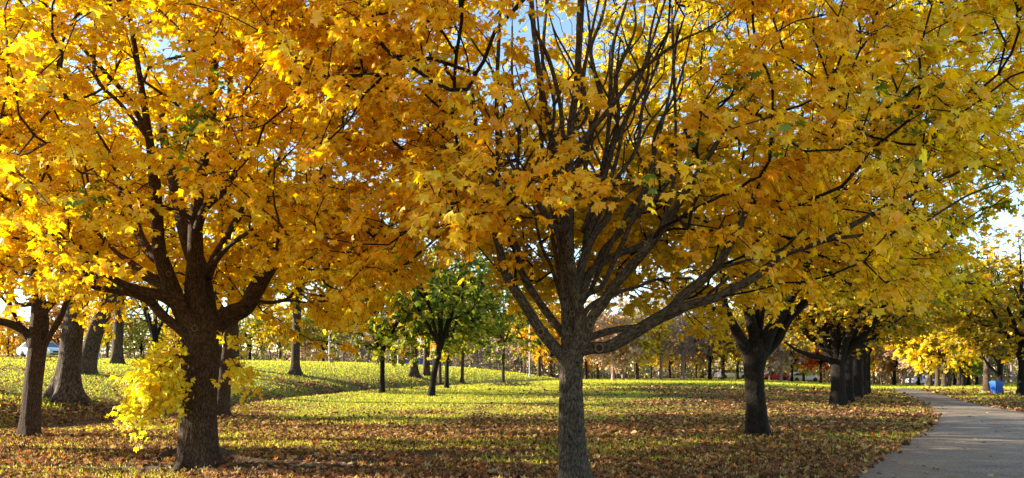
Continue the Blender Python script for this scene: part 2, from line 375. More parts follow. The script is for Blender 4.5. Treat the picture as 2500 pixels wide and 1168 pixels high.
def scatter(T, pos, nrm, tip, size, col, jit=None):
    """instances of template T as one vertex soup"""
    V0, F0 = T; n = len(pos)
    z = unit(nrm); y = unit(tip-z*np.sum(tip*z, 1, keepdims=True)); x = np.cross(y, z)
    s = size[:, None, None]
    V = pos[:, None]+s*(V0[None, :, 0:1]*x[:, None]+V0[None, :, 1:2]*y[:, None]+V0[None, :, 2:3]*z[:, None])
    Fc = (F0[None]+(np.arange(n)*len(V0))[:, None, None]).reshape(-1, F0.shape[1])
    C = np.repeat(col, len(V0), axis=0)
    return V.reshape(-1, 3), Fc, C
def pal_pick(rng, pal, n):
    ws = A([q[0] for q in pal]); cs = A([q[1] for q in pal]); k = rng.choice(len(pal), n, p=ws/ws.sum())
    c = cs[k]*(1+.10*rng.randn(n, 1))*(1+.04*rng.randn(n, 3)); return np.clip(c, .004, .95)
Y = (.92, .58, .020); GO = (.92, .49, .012); OR = (.88, .40, .012); LE = (.88, .76, .06); GR = (.16, .24, .02); OL = (.50, .42, .035); DG = (.055, .105, .016); BR = (.30, .14, .04); RD = (.45, .06, .02); TAN = (.42, .29, .17); PK = (.46, .32, .26)
# ------------------------------------------------------------------ tree growing
def grow(rng, nodes, par, rad, dirs, targets, seg=.38, tipr=.006, maxfrac=.6, back=.5):
    """join every target to the nearest branch already there; returns arrays with new nodes"""
    Pn = np.zeros((len(nodes)+len(targets)*14, 3)); Dn = np.zeros_like(Pn); n = len(nodes)
    Pn[:n] = nodes; Dn[:n] = dirs; par = list(par); n_fixed = n; tips = []; tdir = []
    for T in targets:
        v = T-Pn[:n]; d = np.linalg.norm(v, axis=1)+1e-6
        c = np.sum(v*Dn[:n], 1)/d
        cost = d*(1+back*(1-c))+np.where(c < -.2, 3, 0)+.10*np.maximum(0, -v[:, 2])
        k = int(np.argmin(cost)); dist = d[k]; m_ = int(min(12, max(1, math.ceil(dist/seg))))
        a = Pn[k]; da = Dn[k]*dist*.45; up = A([0, 0, .10*dist])
        c1 = a+da; c2 = T-(T-a)*.33+up; prev = k
        for i in range(1, m_+1):
            s = i/m_
            q = (1-s)**3*a+3*(1-s)**2*s*c1+3*(1-s)*s*s*c2+s**3*T
            if i < m_: q = q+rng.randn(3)*.03
            Pn[n] = q; Dn[n] = unit(q-Pn[prev]); par.append(prev); prev = n; n += 1
            if n >= len(Pn)-1: Pn = np.vstack([Pn, np.zeros((5000, 3))]); Dn = np.vstack([Dn, np.zeros((5000, 3))])
        tips.append(prev); tdir.append(Dn[prev])
    Pn = Pn[:n]; Dn = Dn[:n]; par = A(par); q = np.zeros(n); E = 2.35
    for k in tips: q[k] += tipr**E
    for i in range(n-1, n_fixed-1, -1):
        if par[i] >= 0 and par[i] >= n_fixed: q[par[i]] += q[i]
    r = q**(1/E); r[:n_fixed] = rad
    for i in range(n_fixed, n):
        r[i] = min(r[i], (r[par[i]]*maxfrac if par[i] < n_fixed else r[par[i]]), tipr*3.6)
    return Pn, Dn, par, np.maximum(r, tipr*.7), n_fixed, A(tips), A(tdir)
def spray(rng, tips, tdir, centre, ntw, nlf, length, size, flat=.45):
    """leafy twigs at every tip -> twig prisms and leaf placement"""
    n = len(tips); c = np.repeat(tips, ntw, 0); dd = np.repeat(tdir, ntw, 0)
    outw = unit((c-centre)*A([1, 1, .25]))
    v = unit(.6*dd+.55*outw+rng.randn(len(c), 3)*A([.75, .75, flat]))
    L = length*(.55+.7*rng.rand(len(c)))[:, None]
    mid = c+v*L*.5+A([0, 0, .02]); end = c+v*L-A([0, 0, .14])*L/length*.9
    tw = (np.vstack([c, mid]), np.vstack([mid, end]))
    s = (.12+.92*rng.rand(len(c), nlf, 1)); 
    pos = ((1-s)**2*c[:, None]+2*s*(1-s)*mid[:, None]+s*s*end[:, None])
    ri = rng.randn(len(c), nlf, 3); pet = unit(ri*A([1, 1, .6])+v[:, None]*.5-A([0, 0, .35]))*(.05+.05*rng.rand(len(c), nlf, 1))
    pos = (pos+pet).reshape(-1, 3); ow = np.repeat(outw, nlf, 0); m_ = len(pos)
    nrm = unit(.38*ow+.70*A([0, 0, 1.])+rng.randn(m_, 3)*.42)
    tip = unit(A([0, 0, -.75])+.45*ow+.45*unit(pet.reshape(-1, 3))+rng.randn(m_, 3)*.35)
    sz = size*np.clip(1+.28*rng.randn(m_), .45, 1.6)
    return tw, pos, nrm, tip, sz
def limb_nodes(limbs):
    """traced limbs (world pts, radii) -> node arrays"""
    nodes, par, rad, dirs = [], [], [], []
    for pts, r in limbs:
        T = unit(np.gradient(pts, axis=0)); s = len(nodes)
        for i in range(len(pts)):
            nodes.append(pts[i]); rad.append(r[i]); dirs.append(T[i]); par.append(-1 if i == 0 else s+i-1)
    return A(nodes), par, A(rad), A(dirs)
def trunk_mesh(pts, rad, seg, ring, flare=.5, lobes=5, seed=0, hfl=.28, ridge=.02):
    """trunk with root flare; pts/rad rough polyline base->top"""
    q = spline(np.column_stack([pts, rad]), ring); c = q[:, :3]; r = q[:, 3]
    V, fs, B = tube(c, r, seg, True, .03, seed)
    rr = np.random.RandomState(seed); n = len(c); th = np.linspace(0, 2*np.pi, seg, endpoint=False)
    ph = rr.rand(8)*6.28; Vr = V[:n*seg].reshape(n, seg, 3); h = c[:, 2]-c[0, 2]
    lob = .5+.5*np.sin(lobes*th+ph[0]+.7*np.sin(2*th+ph[1])); lob = lob**1.5
    for i in range(n):
        k = 1+flare*math.exp(-h[i]/hfl)*(.35+1.0*lob)+.05*np.sin(3*th+ph[2])
        k = k+ridge*(np.sin(23*th+ph[3]+1.3*np.sin(h[i]*5+3*th))+.7*np.sin(37*th+ph[4]+1.7*np.sin(h[i]*7+5*th)))
        Vr[i] = c[i]+(Vr[i]-c[i])*k[:, None]
    return np.vstack([Vr.reshape(-1, 3), V[n*seg:]]), fs, B
def build_tree(name, label, cat, seed, base, trunk, limbs, centre, targets, pal, bark, size=.068, ntw=5, nlf=6, length=.42, lod='HI', group=None, seg=24, ring=10, flare=.5, colfn=None, singles=0, twbark=None, tipr=.006, cull=None, hfl=.28, limbseg=12, lobes=5, trunk_extra=None, flat=.45, mat=None, far_lod=True, twseg=3, back=1.1):
    rng = np.random.RandomState(seed); root = thing(name, label, cat, tuple(base), group)
    tp, tr = trunk
    V, fs, B = trunk_mesh(tp, tr, seg, ring, flare, lobes, seed, hfl)
    mesh_np('trunk', V, fs, bark, smooth=True, attr={'bark': B}, parent=root)
    sm = [(spline(np.column_stack([p_, r_]), 5)) for p_, r_ in limbs]
    LO_ = []
    for i, q in enumerate(sm):
        V, fs, B = tube(q[:, :3], q[:, 3], limbseg, True, .06, seed*31+i)
        LO_.append(mesh_np('limb', V, fs, bark, smooth=True, attr={'bark': B}, parent=root))
    nodes, par, rad, dirs = limb_nodes([(q[2:, :3], q[2:, 3]) for q in sm] or [(tp, tr)])
    targets = targets[np.argsort(np.linalg.norm((targets-A(tp[-1])), axis=1))]
    Pn, Dn, par, r, nf, tips, td = grow(rng, nodes, par, rad, dirs, targets, tipr=tipr, back=back)
    idx = np.arange(nf, len(Pn)); a = Pn[par[idx]]; b = Pn[idx]; rb = r[idx]; ra = np.minimum(r[par[idx]], rb*1.35)
    tw, pos, nrm, tip, sz = spray(rng, Pn[tips], td, centre, ntw, nlf, length, size, flat)
    V1, F1, B1 = prisms(a, b, ra, rb, 5)
    ntip = len(tw[0]); V2, F2, B2 = prisms(tw[0], tw[1], np.full(ntip, tipr*.62), np.full(ntip, tipr*.38), 3)
    br = mesh_np('branches', V1, F1, twbark or bark, attr={'bark': B1}, parent=root, kind='stuff', smooth=True)
    mesh_np('twigs', V2, F2, twbark or B_TWIG, attr={'bark': B2}, parent=root, kind='stuff')
    # leaves
    if nlf:
        cl = np.repeat(pal_pick(rng, pal, len(tips)*ntw), nlf, 0); own = pal_pick(rng, pal, len(pos)); col = .45*cl+.55*own
        if colfn is not None: col = colfn(rng, pos, col)
        px, py, d = proj(pos); inv = (px > -120) & (px < 2620) & (py > -120) & (py < 1200) & (d > 0)
        hi = ((pos[:, 2] > 7.6+.02*d) & (rng.rand(len(pos)) < .55)) | ((np.abs(pos[:, 1]) < 6.6) & (np.abs(pos[:, 0]) < 8))
        if mat is not None: hi[:] = False
        keepm = ~hi
        pos, nrm, tip, sz, col, px, py, d, inv = (q_[keepm] for q_ in (pos, nrm, tip, sz, col, px, py, d, inv))
        single = np.zeros(len(pos), bool)
        if singles:
            cand = np.where((px > 5) & (px < 2495) & (py > 5) & (d > 3))[0]; cand = cand[np.argsort(d[cand])][:singles]; single[cand] = True
        groups = []
        rest = ~single
        if lod == 'HI': hb = rng.rand(len(pos)) < .45; groups = [(HI, rest & inv & ~hb), (HI2, rest & inv & hb), (LO, rest & ~inv)]
        elif lod == 'ME': groups = [(ME, rest & inv), (LO, rest & ~inv)]
        else: groups = [(LO, rest)]
        parts = []
        for Tm, msk in groups:
            if msk.any():
                k = 1.0 if Tm is not LO or lod == 'LO' else 1.1
                parts.append(scatter(Tm, pos[msk], nrm[msk], tip[msk], sz[msk]*k, col[msk]))
        n = 0; Vs, Fs, Cs = [], [], []
        for v, f, c in parts: Vs.append(v); Fs.append(f+n); Cs.append(c); n += len(v)
        mesh_np('foliage', np.concatenate(Vs), np.concatenate(Fs), mat or M_LEAF, col=np.concatenate(Cs), parent=root, kind='stuff')
        if singles: single_leaves(root, rng, pos[single], nrm[single], tip[single], sz[single], col[single], M_LEAF)
    return root, LO_
LEAFLIB = {}
def lib_leaf(rng, c, mat, tagname):
    key = (tagname, int(round(math.log(max(c[0], .01))*6)), int(round(math.log(max(c[1], .01))*6)), rng.randint(3))
    if key not in LEAFLIB:
        V, Fc = leaf_parts(.15+.15*key[3], .1*key[3]-.05)
        c3 = np.tile(c, (len(V), 1)); ob = mesh_np('leaf', V, Fc, mat, col=c3); LEAFLIB[key] = ob.data; bpy.data.objects.remove(ob)
    return LEAFLIB[key]
def rot_from(z, tip):
    z = unit(z); y = unit(tip-z*np.dot(tip, z)); x = np.cross(y, z)
    from mathutils import Matrix
    return Matrix(((x[0], y[0], z[0]), (x[1], y[1], z[1]), (x[2], y[2], z[2]))).to_euler()
def single_leaves(root, rng, pos, nrm, tip, sz, col, mat):
    for i in range(len(pos)):
        o = bpy.data.objects.new('leaf', lib_leaf(rng, col[i], mat, 'hang')); COL.objects.link(o)
        o.parent = root; o.location = Vector(pos[i])-root.location; o.rotation_euler = rot_from(nrm[i], tip[i]); o.scale = (sz[i],)*3
def crown_pts(rng, n, c, r, inner=.45, zmin=None, shape=1.0, mind=.0):
    """points in an ellipsoid shell, uneven"""
    out = []; k = 0
    ph = rng.rand(12)*6.28
    while len(out) < n and k < n*60:
        k += 1
        v = unit(rng.randn(3)); q = (inner+(1-inner)*rng.rand()**.7)
        az = math.atan2(v[1], v[0]); wob = 1+.10*math.sin(3*az+ph[0]+2*v[2])+.08*math.sin(5*az+ph[1]-3*v[2])+.06*math.sin(9*az+ph[2]+5*v[2])
        p_ = A(c)+v*A(r)*q*wob
        if zmin is not None and p_[2] < zmin(p_): continue
        if .5+.5*math.sin(p_[0]*1.7+ph[3]+1.3*math.sin(p_[1]*1.1+ph[4]))*math.sin(p_[2]*2.1+ph[5]+1.1*math.sin(p_[0]*.9)) < rng.rand()*.55: continue
        out.append(p_)
    return A(out)
def trace(rows, d0, dend, pw=1.3):
    """rows of (px,py,width px); depth runs from d0 to d0+dend along it"""
    rows = A(rows, float); L = np.concatenate([[0], np.cumsum(np.hypot(*np.diff(rows[:, :2], axis=0).T))]); L = (L/L[-1])**pw
    d = d0+dend*L
    return A([P(a, b, k) for (a, b, _), k in zip(rows, d)]), rows[:, 2]/2/F*d
def prune(rng, pts, rules, front=None, rear=None, d0=0):
    px, py, d = proj(pts); keep = d > 7.0
    if front is not None:
        fx, fy = A(front).T; rx, ry = A(rear).T
        keep &= np.where(d < d0, py < np.interp(px, fx, fy)-18, py < np.interp(px, rx, ry)-10)
    for cx, cy_, ax, ay, dn, df, pr_ in rules:
        inside = ((px-cx)/ax)**2+((py-cy_)/ay)**2 < 1
        keep &= ~(inside & (d > dn) & (d < df) & (rng.rand(len(pts)) > pr_))
    return pts[keep]
def green_spots(spots, gcol=GR, zone=None, zc=None):
    def fn(rng, pos, col):
        px, py, d = proj(pos)
        if zone is not None:
            k = zone(px, py, d)*rng.rand(len(px)); k = np.clip(k, 0, 1)[:, None]; col = col*(1-k)+A(zc)*k*(1+.12*rng.randn(len(px), 1))
        for cx, cy_, r, dmax, pw in spots:
            k = (np.hypot(px-cx, py-cy_) < r*(.7+.6*rng.rand(len(px)))) & (d < dmax) & (rng.rand(len(px)) < pw)
            col[k] = A(gcol)*(1+.25*rng.randn(k.sum(), 1))
        return np.clip(col, .004, .95)
    return fn
#=TREES
# ---- centre maple ------------------------------------------------------------
d = TC[1]; W = d
print('TC', TC, 'TL', TL, 'TR', TR)
LIMC = [
 trace([(1395, 870, 54), (1388, 800, 34), (1383, 700, 32), (1385, 600, 30), (1380, 500, 26), (1362, 400, 24), (1345, 320, 18), (1322, 220, 15), (1306, 100, 13), (1296, -20, 11), (1290, -160, 8)], d, .9),
 trace([(1400, 880, 40), (1420, 820, 42), (1416, 766, 27), (1400, 689, 26), (1389, 604, 22), (1389, 508, 20), (1390, 400, 22), (1391, 330, 18), (1407, 216, 17), (1413, 120, 17), (1420, 0, 15), (1425, -150, 10)], d-.1, -.7),
 trace([(1390, 395, 16), (1435, 328, 13), (1485, 270, 12), (1543, 193, 11), (1597, 146, 9), (1662, 100, 7), (1712, 77, 5)], d-.7, -1.6),
 trace([(1425, 840, 30), (1443, 781, 25), (1470, 743, 27), (1508, 689, 24), (1566, 623, 24), (1612, 566, 21), (1643, 519, 20), (1678, 461, 17), (1710, 415, 15), (1750, 350, 12), (1800, 270, 8)], d-.15, -1.8),
 trace([(1385, 868, 30), (1439, 851, 31), (1485, 847, 29), (1535, 820, 30), (1593, 785, 30), (1639, 758, 31), (1663, 727, 24), (1709, 689, 23), (1750, 650, 22), (1777, 604, 21), (1793, 577, 18), (1825, 510, 14), (1870, 430, 9)], d-.1, -1.5),
 trace([(1625, 765, 22), (1689, 743, 22), (1750, 727, 22), (1777, 712, 21), (1843, 677, 20), (1889, 639, 17), (1920, 620, 16), (1970, 604, 13), (2020, 587, 12), (2085, 577, 8), (2135, 570, 7), (2229, 557, 6), (2294, 519, 5), (2362, 478, 5), (2444, 447, 4)], d-.75, -2.2, 1.0),
 trace([(2015, 588, 11), (2085, 548, 13), (2167, 505, 11), (2222, 477, 11), (2277, 450, 9), (2328, 427, 7), (2400, 385, 4)], d-1.9, -1.0),
 trace([(1752, 655, 8), (1816, 639, 8), (1870, 620, 8), (1912, 607, 7), (1960, 560, 5)], d-.9, -.8),
 trace([(1405, 845, 24), (1431, 828, 20), (1478, 812, 18), (1520, 803, 16), (1570, 795, 14), (1650, 768, 12), (1720, 725, 9), (1800, 660, 6)], d+.1, 2.2),
 trace([(1392, 895, 30), (1366, 862, 29), (1323, 812, 28), (1289, 758, 25), (1258, 708, 24), (1231, 658, 22), (1219, 604, 18), (1200, 546, 15), (1187, 504, 15), (1177, 462, 14), (1168, 390, 12), (1160, 300, 9), (1150, 200, 7)], d-.05, -1.2),
 trace([(1388, 850, 20), (1377, 820, 19), (1343, 774, 19), (1312, 731, 18), (1285, 689, 17), (1266, 643, 15), (1262, 604, 13), (1246, 558, 10), (1227, 515, 9), (1205, 440, 8), (1200, 340, 6)], d+.15, 1.4),
 trace([(1389, 556, 12), (1350, 554, 12), (1320, 533, 10), (1285, 504, 8), (1255, 470, 6), (1220, 430, 4)], d-.4, -1.0),
 trace([(1380, 775, 12), (1373, 745, 10), (1358, 689, 9), (1339, 635, 9), (1323, 604, 8), (1308, 539, 6), (1300, 460, 5)], d+.2, 1.4),
 trace([(1400, 740, 24), (1416, 666, 22), (1431, 616, 20), (1450, 573, 20), (1478, 539, 18), (1497, 500, 17), (1530, 472, 12), (1575, 440, 9), (1620, 380, 6)], d+.1, .9),
 trace([(1410, 740, 24), (1431, 681, 24), (1458, 650, 18), (1505, 623, 17), (1555, 604, 15), (1593, 577, 14), (1651, 539, 10), (1720, 490, 7)], d+.2, 2.2),
 trace([(1450, 660, 14), (1470, 616, 14), (1489, 593, 14), (1535, 550, 13), (1566, 515, 12), (1612, 473, 9), (1660, 400, 6)], d+.5, 1.6),
 trace([(1410, 760, 14), (1435, 720, 13), (1470, 700, 12), (1497, 643, 12), (1524, 585, 12), (1543, 535, 11), (1566, 477, 11), (1585, 430, 9), (1610, 330, 7), (1640, 200, 6), (1655, 60, 5)], d+.3, 1.2),
 trace([(1415, 790, 16), (1435, 754, 14), (1470, 730, 12), (1516, 712, 10), (1558, 700, 8), (1612, 681, 7), (1690, 681, 5)], d+.3, 2.6),
 trace([(1376, 345, 12), (1366, 250, 10), (1343, 154, 10), (1312, 85, 8), (1290, 30, 6)], d-.3, -1.0),
 trace([(1395, 480, 14), (1427, 420, 12), (1440, 330, 10), (1466, 250, 10), (1451, 173, 9), (1443, 116, 9), (1470, 40, 8), (1490, -60, 6)], d+.3, 1.0),
 trace([(1430, 620, 12), (1465, 500, 11), (1480, 380, 10), (1488, 260, 10), (1497, 110, 9), (1525, 20, 8), (1550, -80, 6)], d+.5, 1.5),
 trace([(1375, 640, 14), (1352, 520, 13), (1340, 430, 12), (1320, 330, 10), (1322, 200, 9), (1330, 60, 8), (1345, -60, 6)], d+.5, 1.6),
 trace([(1222, 610, 12), (1212, 500, 12), (1215, 380, 11), (1212, 250, 10), (1218, 100, 9), (1225, -40, 7)], d-.2, 1.4),
 trace([(1375, 340, 9), (1430, 290, 9), (1425, 200, 8), (1436, 120, 7), (1462, 0, 6)], d-.2, .4),
 trace([(1600, 590, 9), (1640, 470, 9), (1650, 330, 8), (1645, 180, 7), (1640, 20, 6)], d+.6, 1.2),
]
rs_ = np.random.RandomState(4)
for k_ in range(11):
    x0 = 1310+rs_.rand()*210; xt = x0+(x0-1410)*1.5+rs_.randn()*60; y0_ = 420+rs_.rand()*240; de = rs_.uniform(-.5, 1.8); wob = rs_.randn(5)*16
    main = [(1395+(x0-1395)*.35, y0_+130, 11), (x0+wob[0], y0_-40, 10), (x0+(xt-x0)*.3+wob[1], y0_-150, 9), (x0+(xt-x0)*.5+wob[2], y0_-260, 8), (x0+(xt-x0)*.75+wob[3], y0_-380, 6), (xt+wob[4], y0_-520, 4)]
    LIMC.append(trace(main, TC[1]+.3+.15*de, de))
    for kk_ in (1, 2, 3):
        sg = -1 if rs_.rand() < .5 else 1; a_x, a_y, a_w = main[kk_]; ln_ = rs_.uniform(120, 230)
        p0, _q = trace(main, TC[1]+.3+.15*de, de); dk = p0[kk_][1]
        LIMC.append(trace([(a_x, a_y+6, a_w*.7), (a_x+sg*ln_*.14, a_y-ln_*.28, a_w*.62), (a_x+sg*ln_*.34+6, a_y-ln_*.6, a_w*.5), (a_x+sg*ln_*.42, a_y-ln_, a_w*.35)], dk, rs_.uniform(-.6, .8)))
trunkC = (A([P(1402, 1182, d), P(1398, 1110, d), P(1395, 1050, d), P(1393, 960, d), P(1393, 900, d), P(1395, 862, d), P(1396, 800, d+.1)]), A([34, 33, 31, 29, 28.5, 28, 18])/F*d)
rng = np.random.RandomState(11)
cc = A([TC[0]+.5, TC[1]-.2, 5.6])
zm = lambda p_: 2.3+.9*max(0, 1-math.hypot(p_[0]-TC[0], p_[1]-TC[1])/3.2)*2.2
tg = np.vstack([crown_pts(rng, 2000, cc, (6.2, 5.6, 4.3), .42, zm), crown_pts(rng, 420, cc+A([0, 3.6, -1.2]), (5.5, 2.4, 2.8), .1, zm)])
FR = [(-500, 600), (900, 640), (1000, 640), (1080, 620), (1180, 600), (1250, 560), (1300, 500), (1450, 505), (1500, 445), (1560, 470), (1640, 455), (1700, 440), (1740, 540), (1800, 620), (1900, 700), (2000, 740), (2150, 740), (2300, 720), (2500, 640), (3200, 600)]
RE = [(-500, 700), (1000, 620), (1100, 600), (1200, 640), (1250, 760), (1380, 700), (1480, 720), (1600, 790), (1750, 830), (1800, 740), (2500, 700), (3200, 700)]
tg = prune(rng, tg, [(1420, 190, 230, 230, 0, d+.5, .16), (1050, 300, 200, 400, d+.6, 99, .55), (2430, 600, 120, 90, 0, 99, .15), (1420, 180, 260, 260, d+.5, 99, .45), (1480, 590, 260, 180, d-2.2, d+1.3, .10), (1300, 620, 90, 130, d-2, d+.6, .35), (1290, 120, 60, 130, 0, 99, .2), (1900, 640, 190, 75, 0, d-1.2, .2), (1770, 600, 70, 110, 0, d-.9, .3), (1860, 800, 110, 70, 0, 99, .3)], FR, RE, d)
tg = np.vstack([tg, A([P(x, y, k) for x, y, k in [(1250, 600, 10.4), (1230, 560, 10.2), (1215, 530, 10.3), (1265, 640, 10.5), (1300, 440, 8.2), (1350, 455, 8.0), (1400, 460, 8.1), (1450, 455, 8.2), (1330, 420, 8.3), (1390, 425, 8.1), (1280, 470, 8.6), (1680, 560, 9.2), (1760, 560, 9.0), (1800, 570, 9.2), (1880, 740, 9.4), (1960, 690, 9.3), (2160, 690, 8.0), (2210, 680, 7.9), (2110, 640, 8.2)]])])
PALC = [(7, Y), (6, GO), (1.6, OR), (2.0, LE), (.9, OL)]
rootC, LC = build_tree('maple_tree', 'yellow maple with smooth grey trunk and low curved right limb, middle of the picture', 'tree', 11, TC, trunkC, LIMC, A([TC[0], TC[1], 4.5]), tg, PALC, B_GREY, size=.068, ntw=5, nlf=8, seg=64, ring=16, flare=.42, singles=300, hfl=.25, limbseg=16,
   colfn=green_spots([(1710, 370, 40, 12, .5), (1810, 200, 45, 12, .4), (1600, 440, 30, 12, .3), (1290, 110, 30, 12, .1), (1900, 330, 60, 12, .25), (2200, 300, 120, 14, .2), (2400, 500, 90, 14, .3)], GR, lambda px, py, d: np.maximum(1.2*sstep(TC[1]+.3, TC[1]+2.2, d), .8*sstep(1850, 2350, px)), (.64, .54, .04)), twbark=B_DARK_SHADE)
print('centre', len(tg))
# ---- left maple --------------------------------------------------------------
d = TL[1]
LIML = [
 trace([(492, 840, 60), (481, 815, 50), (446, 766, 42), (427, 720, 42), (407, 670, 38), (390, 616, 31), (384, 554, 30), (380, 500, 30), (376, 430, 26), (365, 340, 20), (350, 240, 15), (330, 120, 12), (310, 0, 9)], d-.15, -1.6),
 trace([(470, 830, 30), (430, 797, 24), (396, 770, 25), (365, 735, 22), (334, 722, 18), (307, 716, 14), (238, 704, 12), (203, 689, 9), (150, 680, 6), (100, 650, 4)], d-.2, -1.5),
 trace([(445, 755, 36), (400, 724, 30), (350, 712, 25), (307, 697, 20), (269, 677, 14), (225, 650, 10), (160, 600, 7), (90, 540, 5)], d-.3, -2.4),
 trace([(425, 715, 24), (392, 689, 20), (353, 666, 18), (311, 635, 14), (284, 616, 11), (230, 560, 8), (170, 500, 6)], d-.2, .6),
 trace([(440, 730, 16), (396, 704, 13), (361, 685, 11), (320, 660, 9), (270, 640, 6)], d+.2, 1.6),
 trace([(495, 850, 70), (485, 766, 58), (477, 708, 50), (477, 650, 42), (477, 573, 34), (479, 515, 29), (490, 440, 26), (508, 340, 24), (520, 240, 24), (522, 150, 22), (540, 60, 18), (552, -60, 14)], d, -.3),
 trace([(505, 840, 60), (500, 747, 56), (485, 660, 46), (462, 590, 42), (445, 530, 36), (425, 450, 28), (400, 340, 20), (390, 220, 14)], d+.35, 1.6),
 trace([(482, 560, 24), (490, 535, 22), (507, 500, 20), (538, 473, 19), (561, 439, 18), (588, 404, 15), (608, 355, 11), (640, 280, 8), (660, 200, 6)], d-.2, -1.6),
 trace([(478, 545, 14), (450, 523, 12), (419, 512, 10), (385, 500, 9), (330, 480, 7), (280, 440, 5)], d-.15, -1.2),
 trace([(505, 680, 26), (520, 640, 22), (546, 593, 20), (596, 508, 15), (642, 446, 12), (680, 390, 9), (720, 300, 6)], d+.4, 1.6),
 trace([(505, 840, 50), (530, 790, 50), (565, 768, 48), (600, 750, 42), (625, 705, 40), (662, 647, 34), (700, 610, 24), (740, 560, 20), (765, 500, 16), (800, 420, 10)], d+.3, 2.8),
 trace([(660, 655, 16), (727, 631, 14), (777, 616, 11), (830, 590, 8), (900, 540, 5)], d+1.6, .9),
 trace([(600, 745, 14), (630, 737, 10), (662, 739, 9), (700, 731, 8), (719, 712, 7), (743, 693, 6), (800, 680, 4)], d+.6, -.5),
 trace([(400, 650, 20), (370, 620, 26), (345, 585, 24), (330, 540, 16), (300, 480, 11), (250, 400, 8)], d+.2, 2.2),
 trace([(500, 470, 18), (540, 380, 15), (560, 250, 14), (562, 120, 12), (570, 0, 9)], d+.1, .8),
 trace([(370, 360, 14), (320, 250, 12), (240, 160, 11), (170, 80, 9), (110, 10, 7)], d-1.2, -1.3),
 trace([(366, 345, 10), (300, 260, 9), (235, 190, 9), (232, 90, 8), (235, -20, 6)], d-1.0, -.3),
 trace([(515, 650, 16), (560, 600, 12), (620, 560, 10), (700, 520, 8), (800, 480, 6)], d-.2, -2.2),
]
trunkL = (A([P(485, 1140, d), P(484, 1080, d), P(485, 1000, d), P(489, 920, d), P(493, 860, d), P(496, 815, d), P(496, 760, d+.1)]), A([46, 43.5, 43, 43, 45, 43, 30])/F*d)
rng = np.random.RandomState(21)
tg = crown_pts(rng, 2500, A([TL[0]+.1, TL[1]-.2, 5.6]), (6.4, 6.0, 4.2), .40, lambda p_: 2.0+.9*max(0, 1-math.hypot(p_[0]-TL[0], p_[1]-TL[1])/3.2)*2.0)
FL = [(-900, 650), (0, 690), (100, 700), (250, 720), (320, 690), (345, 520), (400, 500), (470, 480), (560, 440), (590, 500), (640, 640), (700, 720), (780, 790), (880, 810), (950, 740), (1020, 640), (1200, 560), (3000, 600)]
RL = [(-900, 700), (0, 700), (300, 730), (350, 700), (560, 740), (620, 800), (720, 860), (860, 860), (940, 780), (1000, 660), (1100, 600), (1300, 560), (3000, 500)]
tg = prune(rng, tg, [(1000, 300, 330, 420, d+.8, 99, .5), (470, 620, 130, 170, d-2.5, d+1.2, .15), (560, 560, 90, 120, d-2.5, d+.5, .5), (620, 700, 90, 60, d-2.5, d+1.5, .4), (565, 440, 60, 90, 0, d-1.0, .3), (385, 560, 60, 80, 0, d, .3)], FL, RL, d)
rq = np.random.RandomState(8)
ex = [(345+95*u_+12*rq.randn(), 990-140*u_+20*rq.randn(), -.6+.25*rq.randn()) for u_ in rq.rand(16)]+[(430, 850, -.2), (400, 875, -.4), (370, 900, -.5), (350, 930, -.6), (385, 920, -.6), (410, 900, -.3), (330, 960, -.7), (360, 960, -.7), (400, 950, -.6), (415, 925, -.4), (425, 880, -.2), (320, 985, -.7), (345, 985, -.7), (340, 940, -.5), (370, 965, -.4), (395, 930, -.7), (420, 900, -.7), (390, 860, -.5), (425, 855, -.6), (355, 905, -.8), (375, 940, -.9), (330, 975, -.4), (405, 910, -.9), (415, 945, -.8), (545, 835, -.5), (560, 865, -.6), (575, 890, -.6), (590, 915, -.6), (250, 720, -1.0), (275, 735, -1.), (700, 800, 1.), (760, 830, 1.2), (820, 840, 1.2), (640, 760, .6), (680, 780, .8)]
tg = np.vstack([tg, A([P(a, b, d+k) for a, b, k in ex])])
PALL = [(8, Y), (3.5, GO), (.5, OR), (4.5, LE), (.6, OL)]
rootL, LL = build_tree('maple_tree', 'broad yellow maple with thick brown trunk and spreading roots on bare soil', 'tree', 21, TL, trunkL, LIML, A([TL[0], TL[1], 4.5]), tg, PALL, B_WARM, size=.068, ntw=5, nlf=8, seg=80, ring=16, flare=.42, singles=300, hfl=.22, limbseg=16,
   colfn=green_spots([(430, 330, 45, 14, .5), (225, 485, 40, 14, .5), (490, 290, 35, 14, .5), (550, 190, 30, 14, .5), (700, 420, 60, 14, .12), (450, 440, 25, 14, .5)], GR, lambda px, py, d: 1.4*sstep(760, 860, py)*sstep(640, 560, px), (.86, .80, .06)), twbark=B_WARM, lobes=5)
print('left', len(tg))
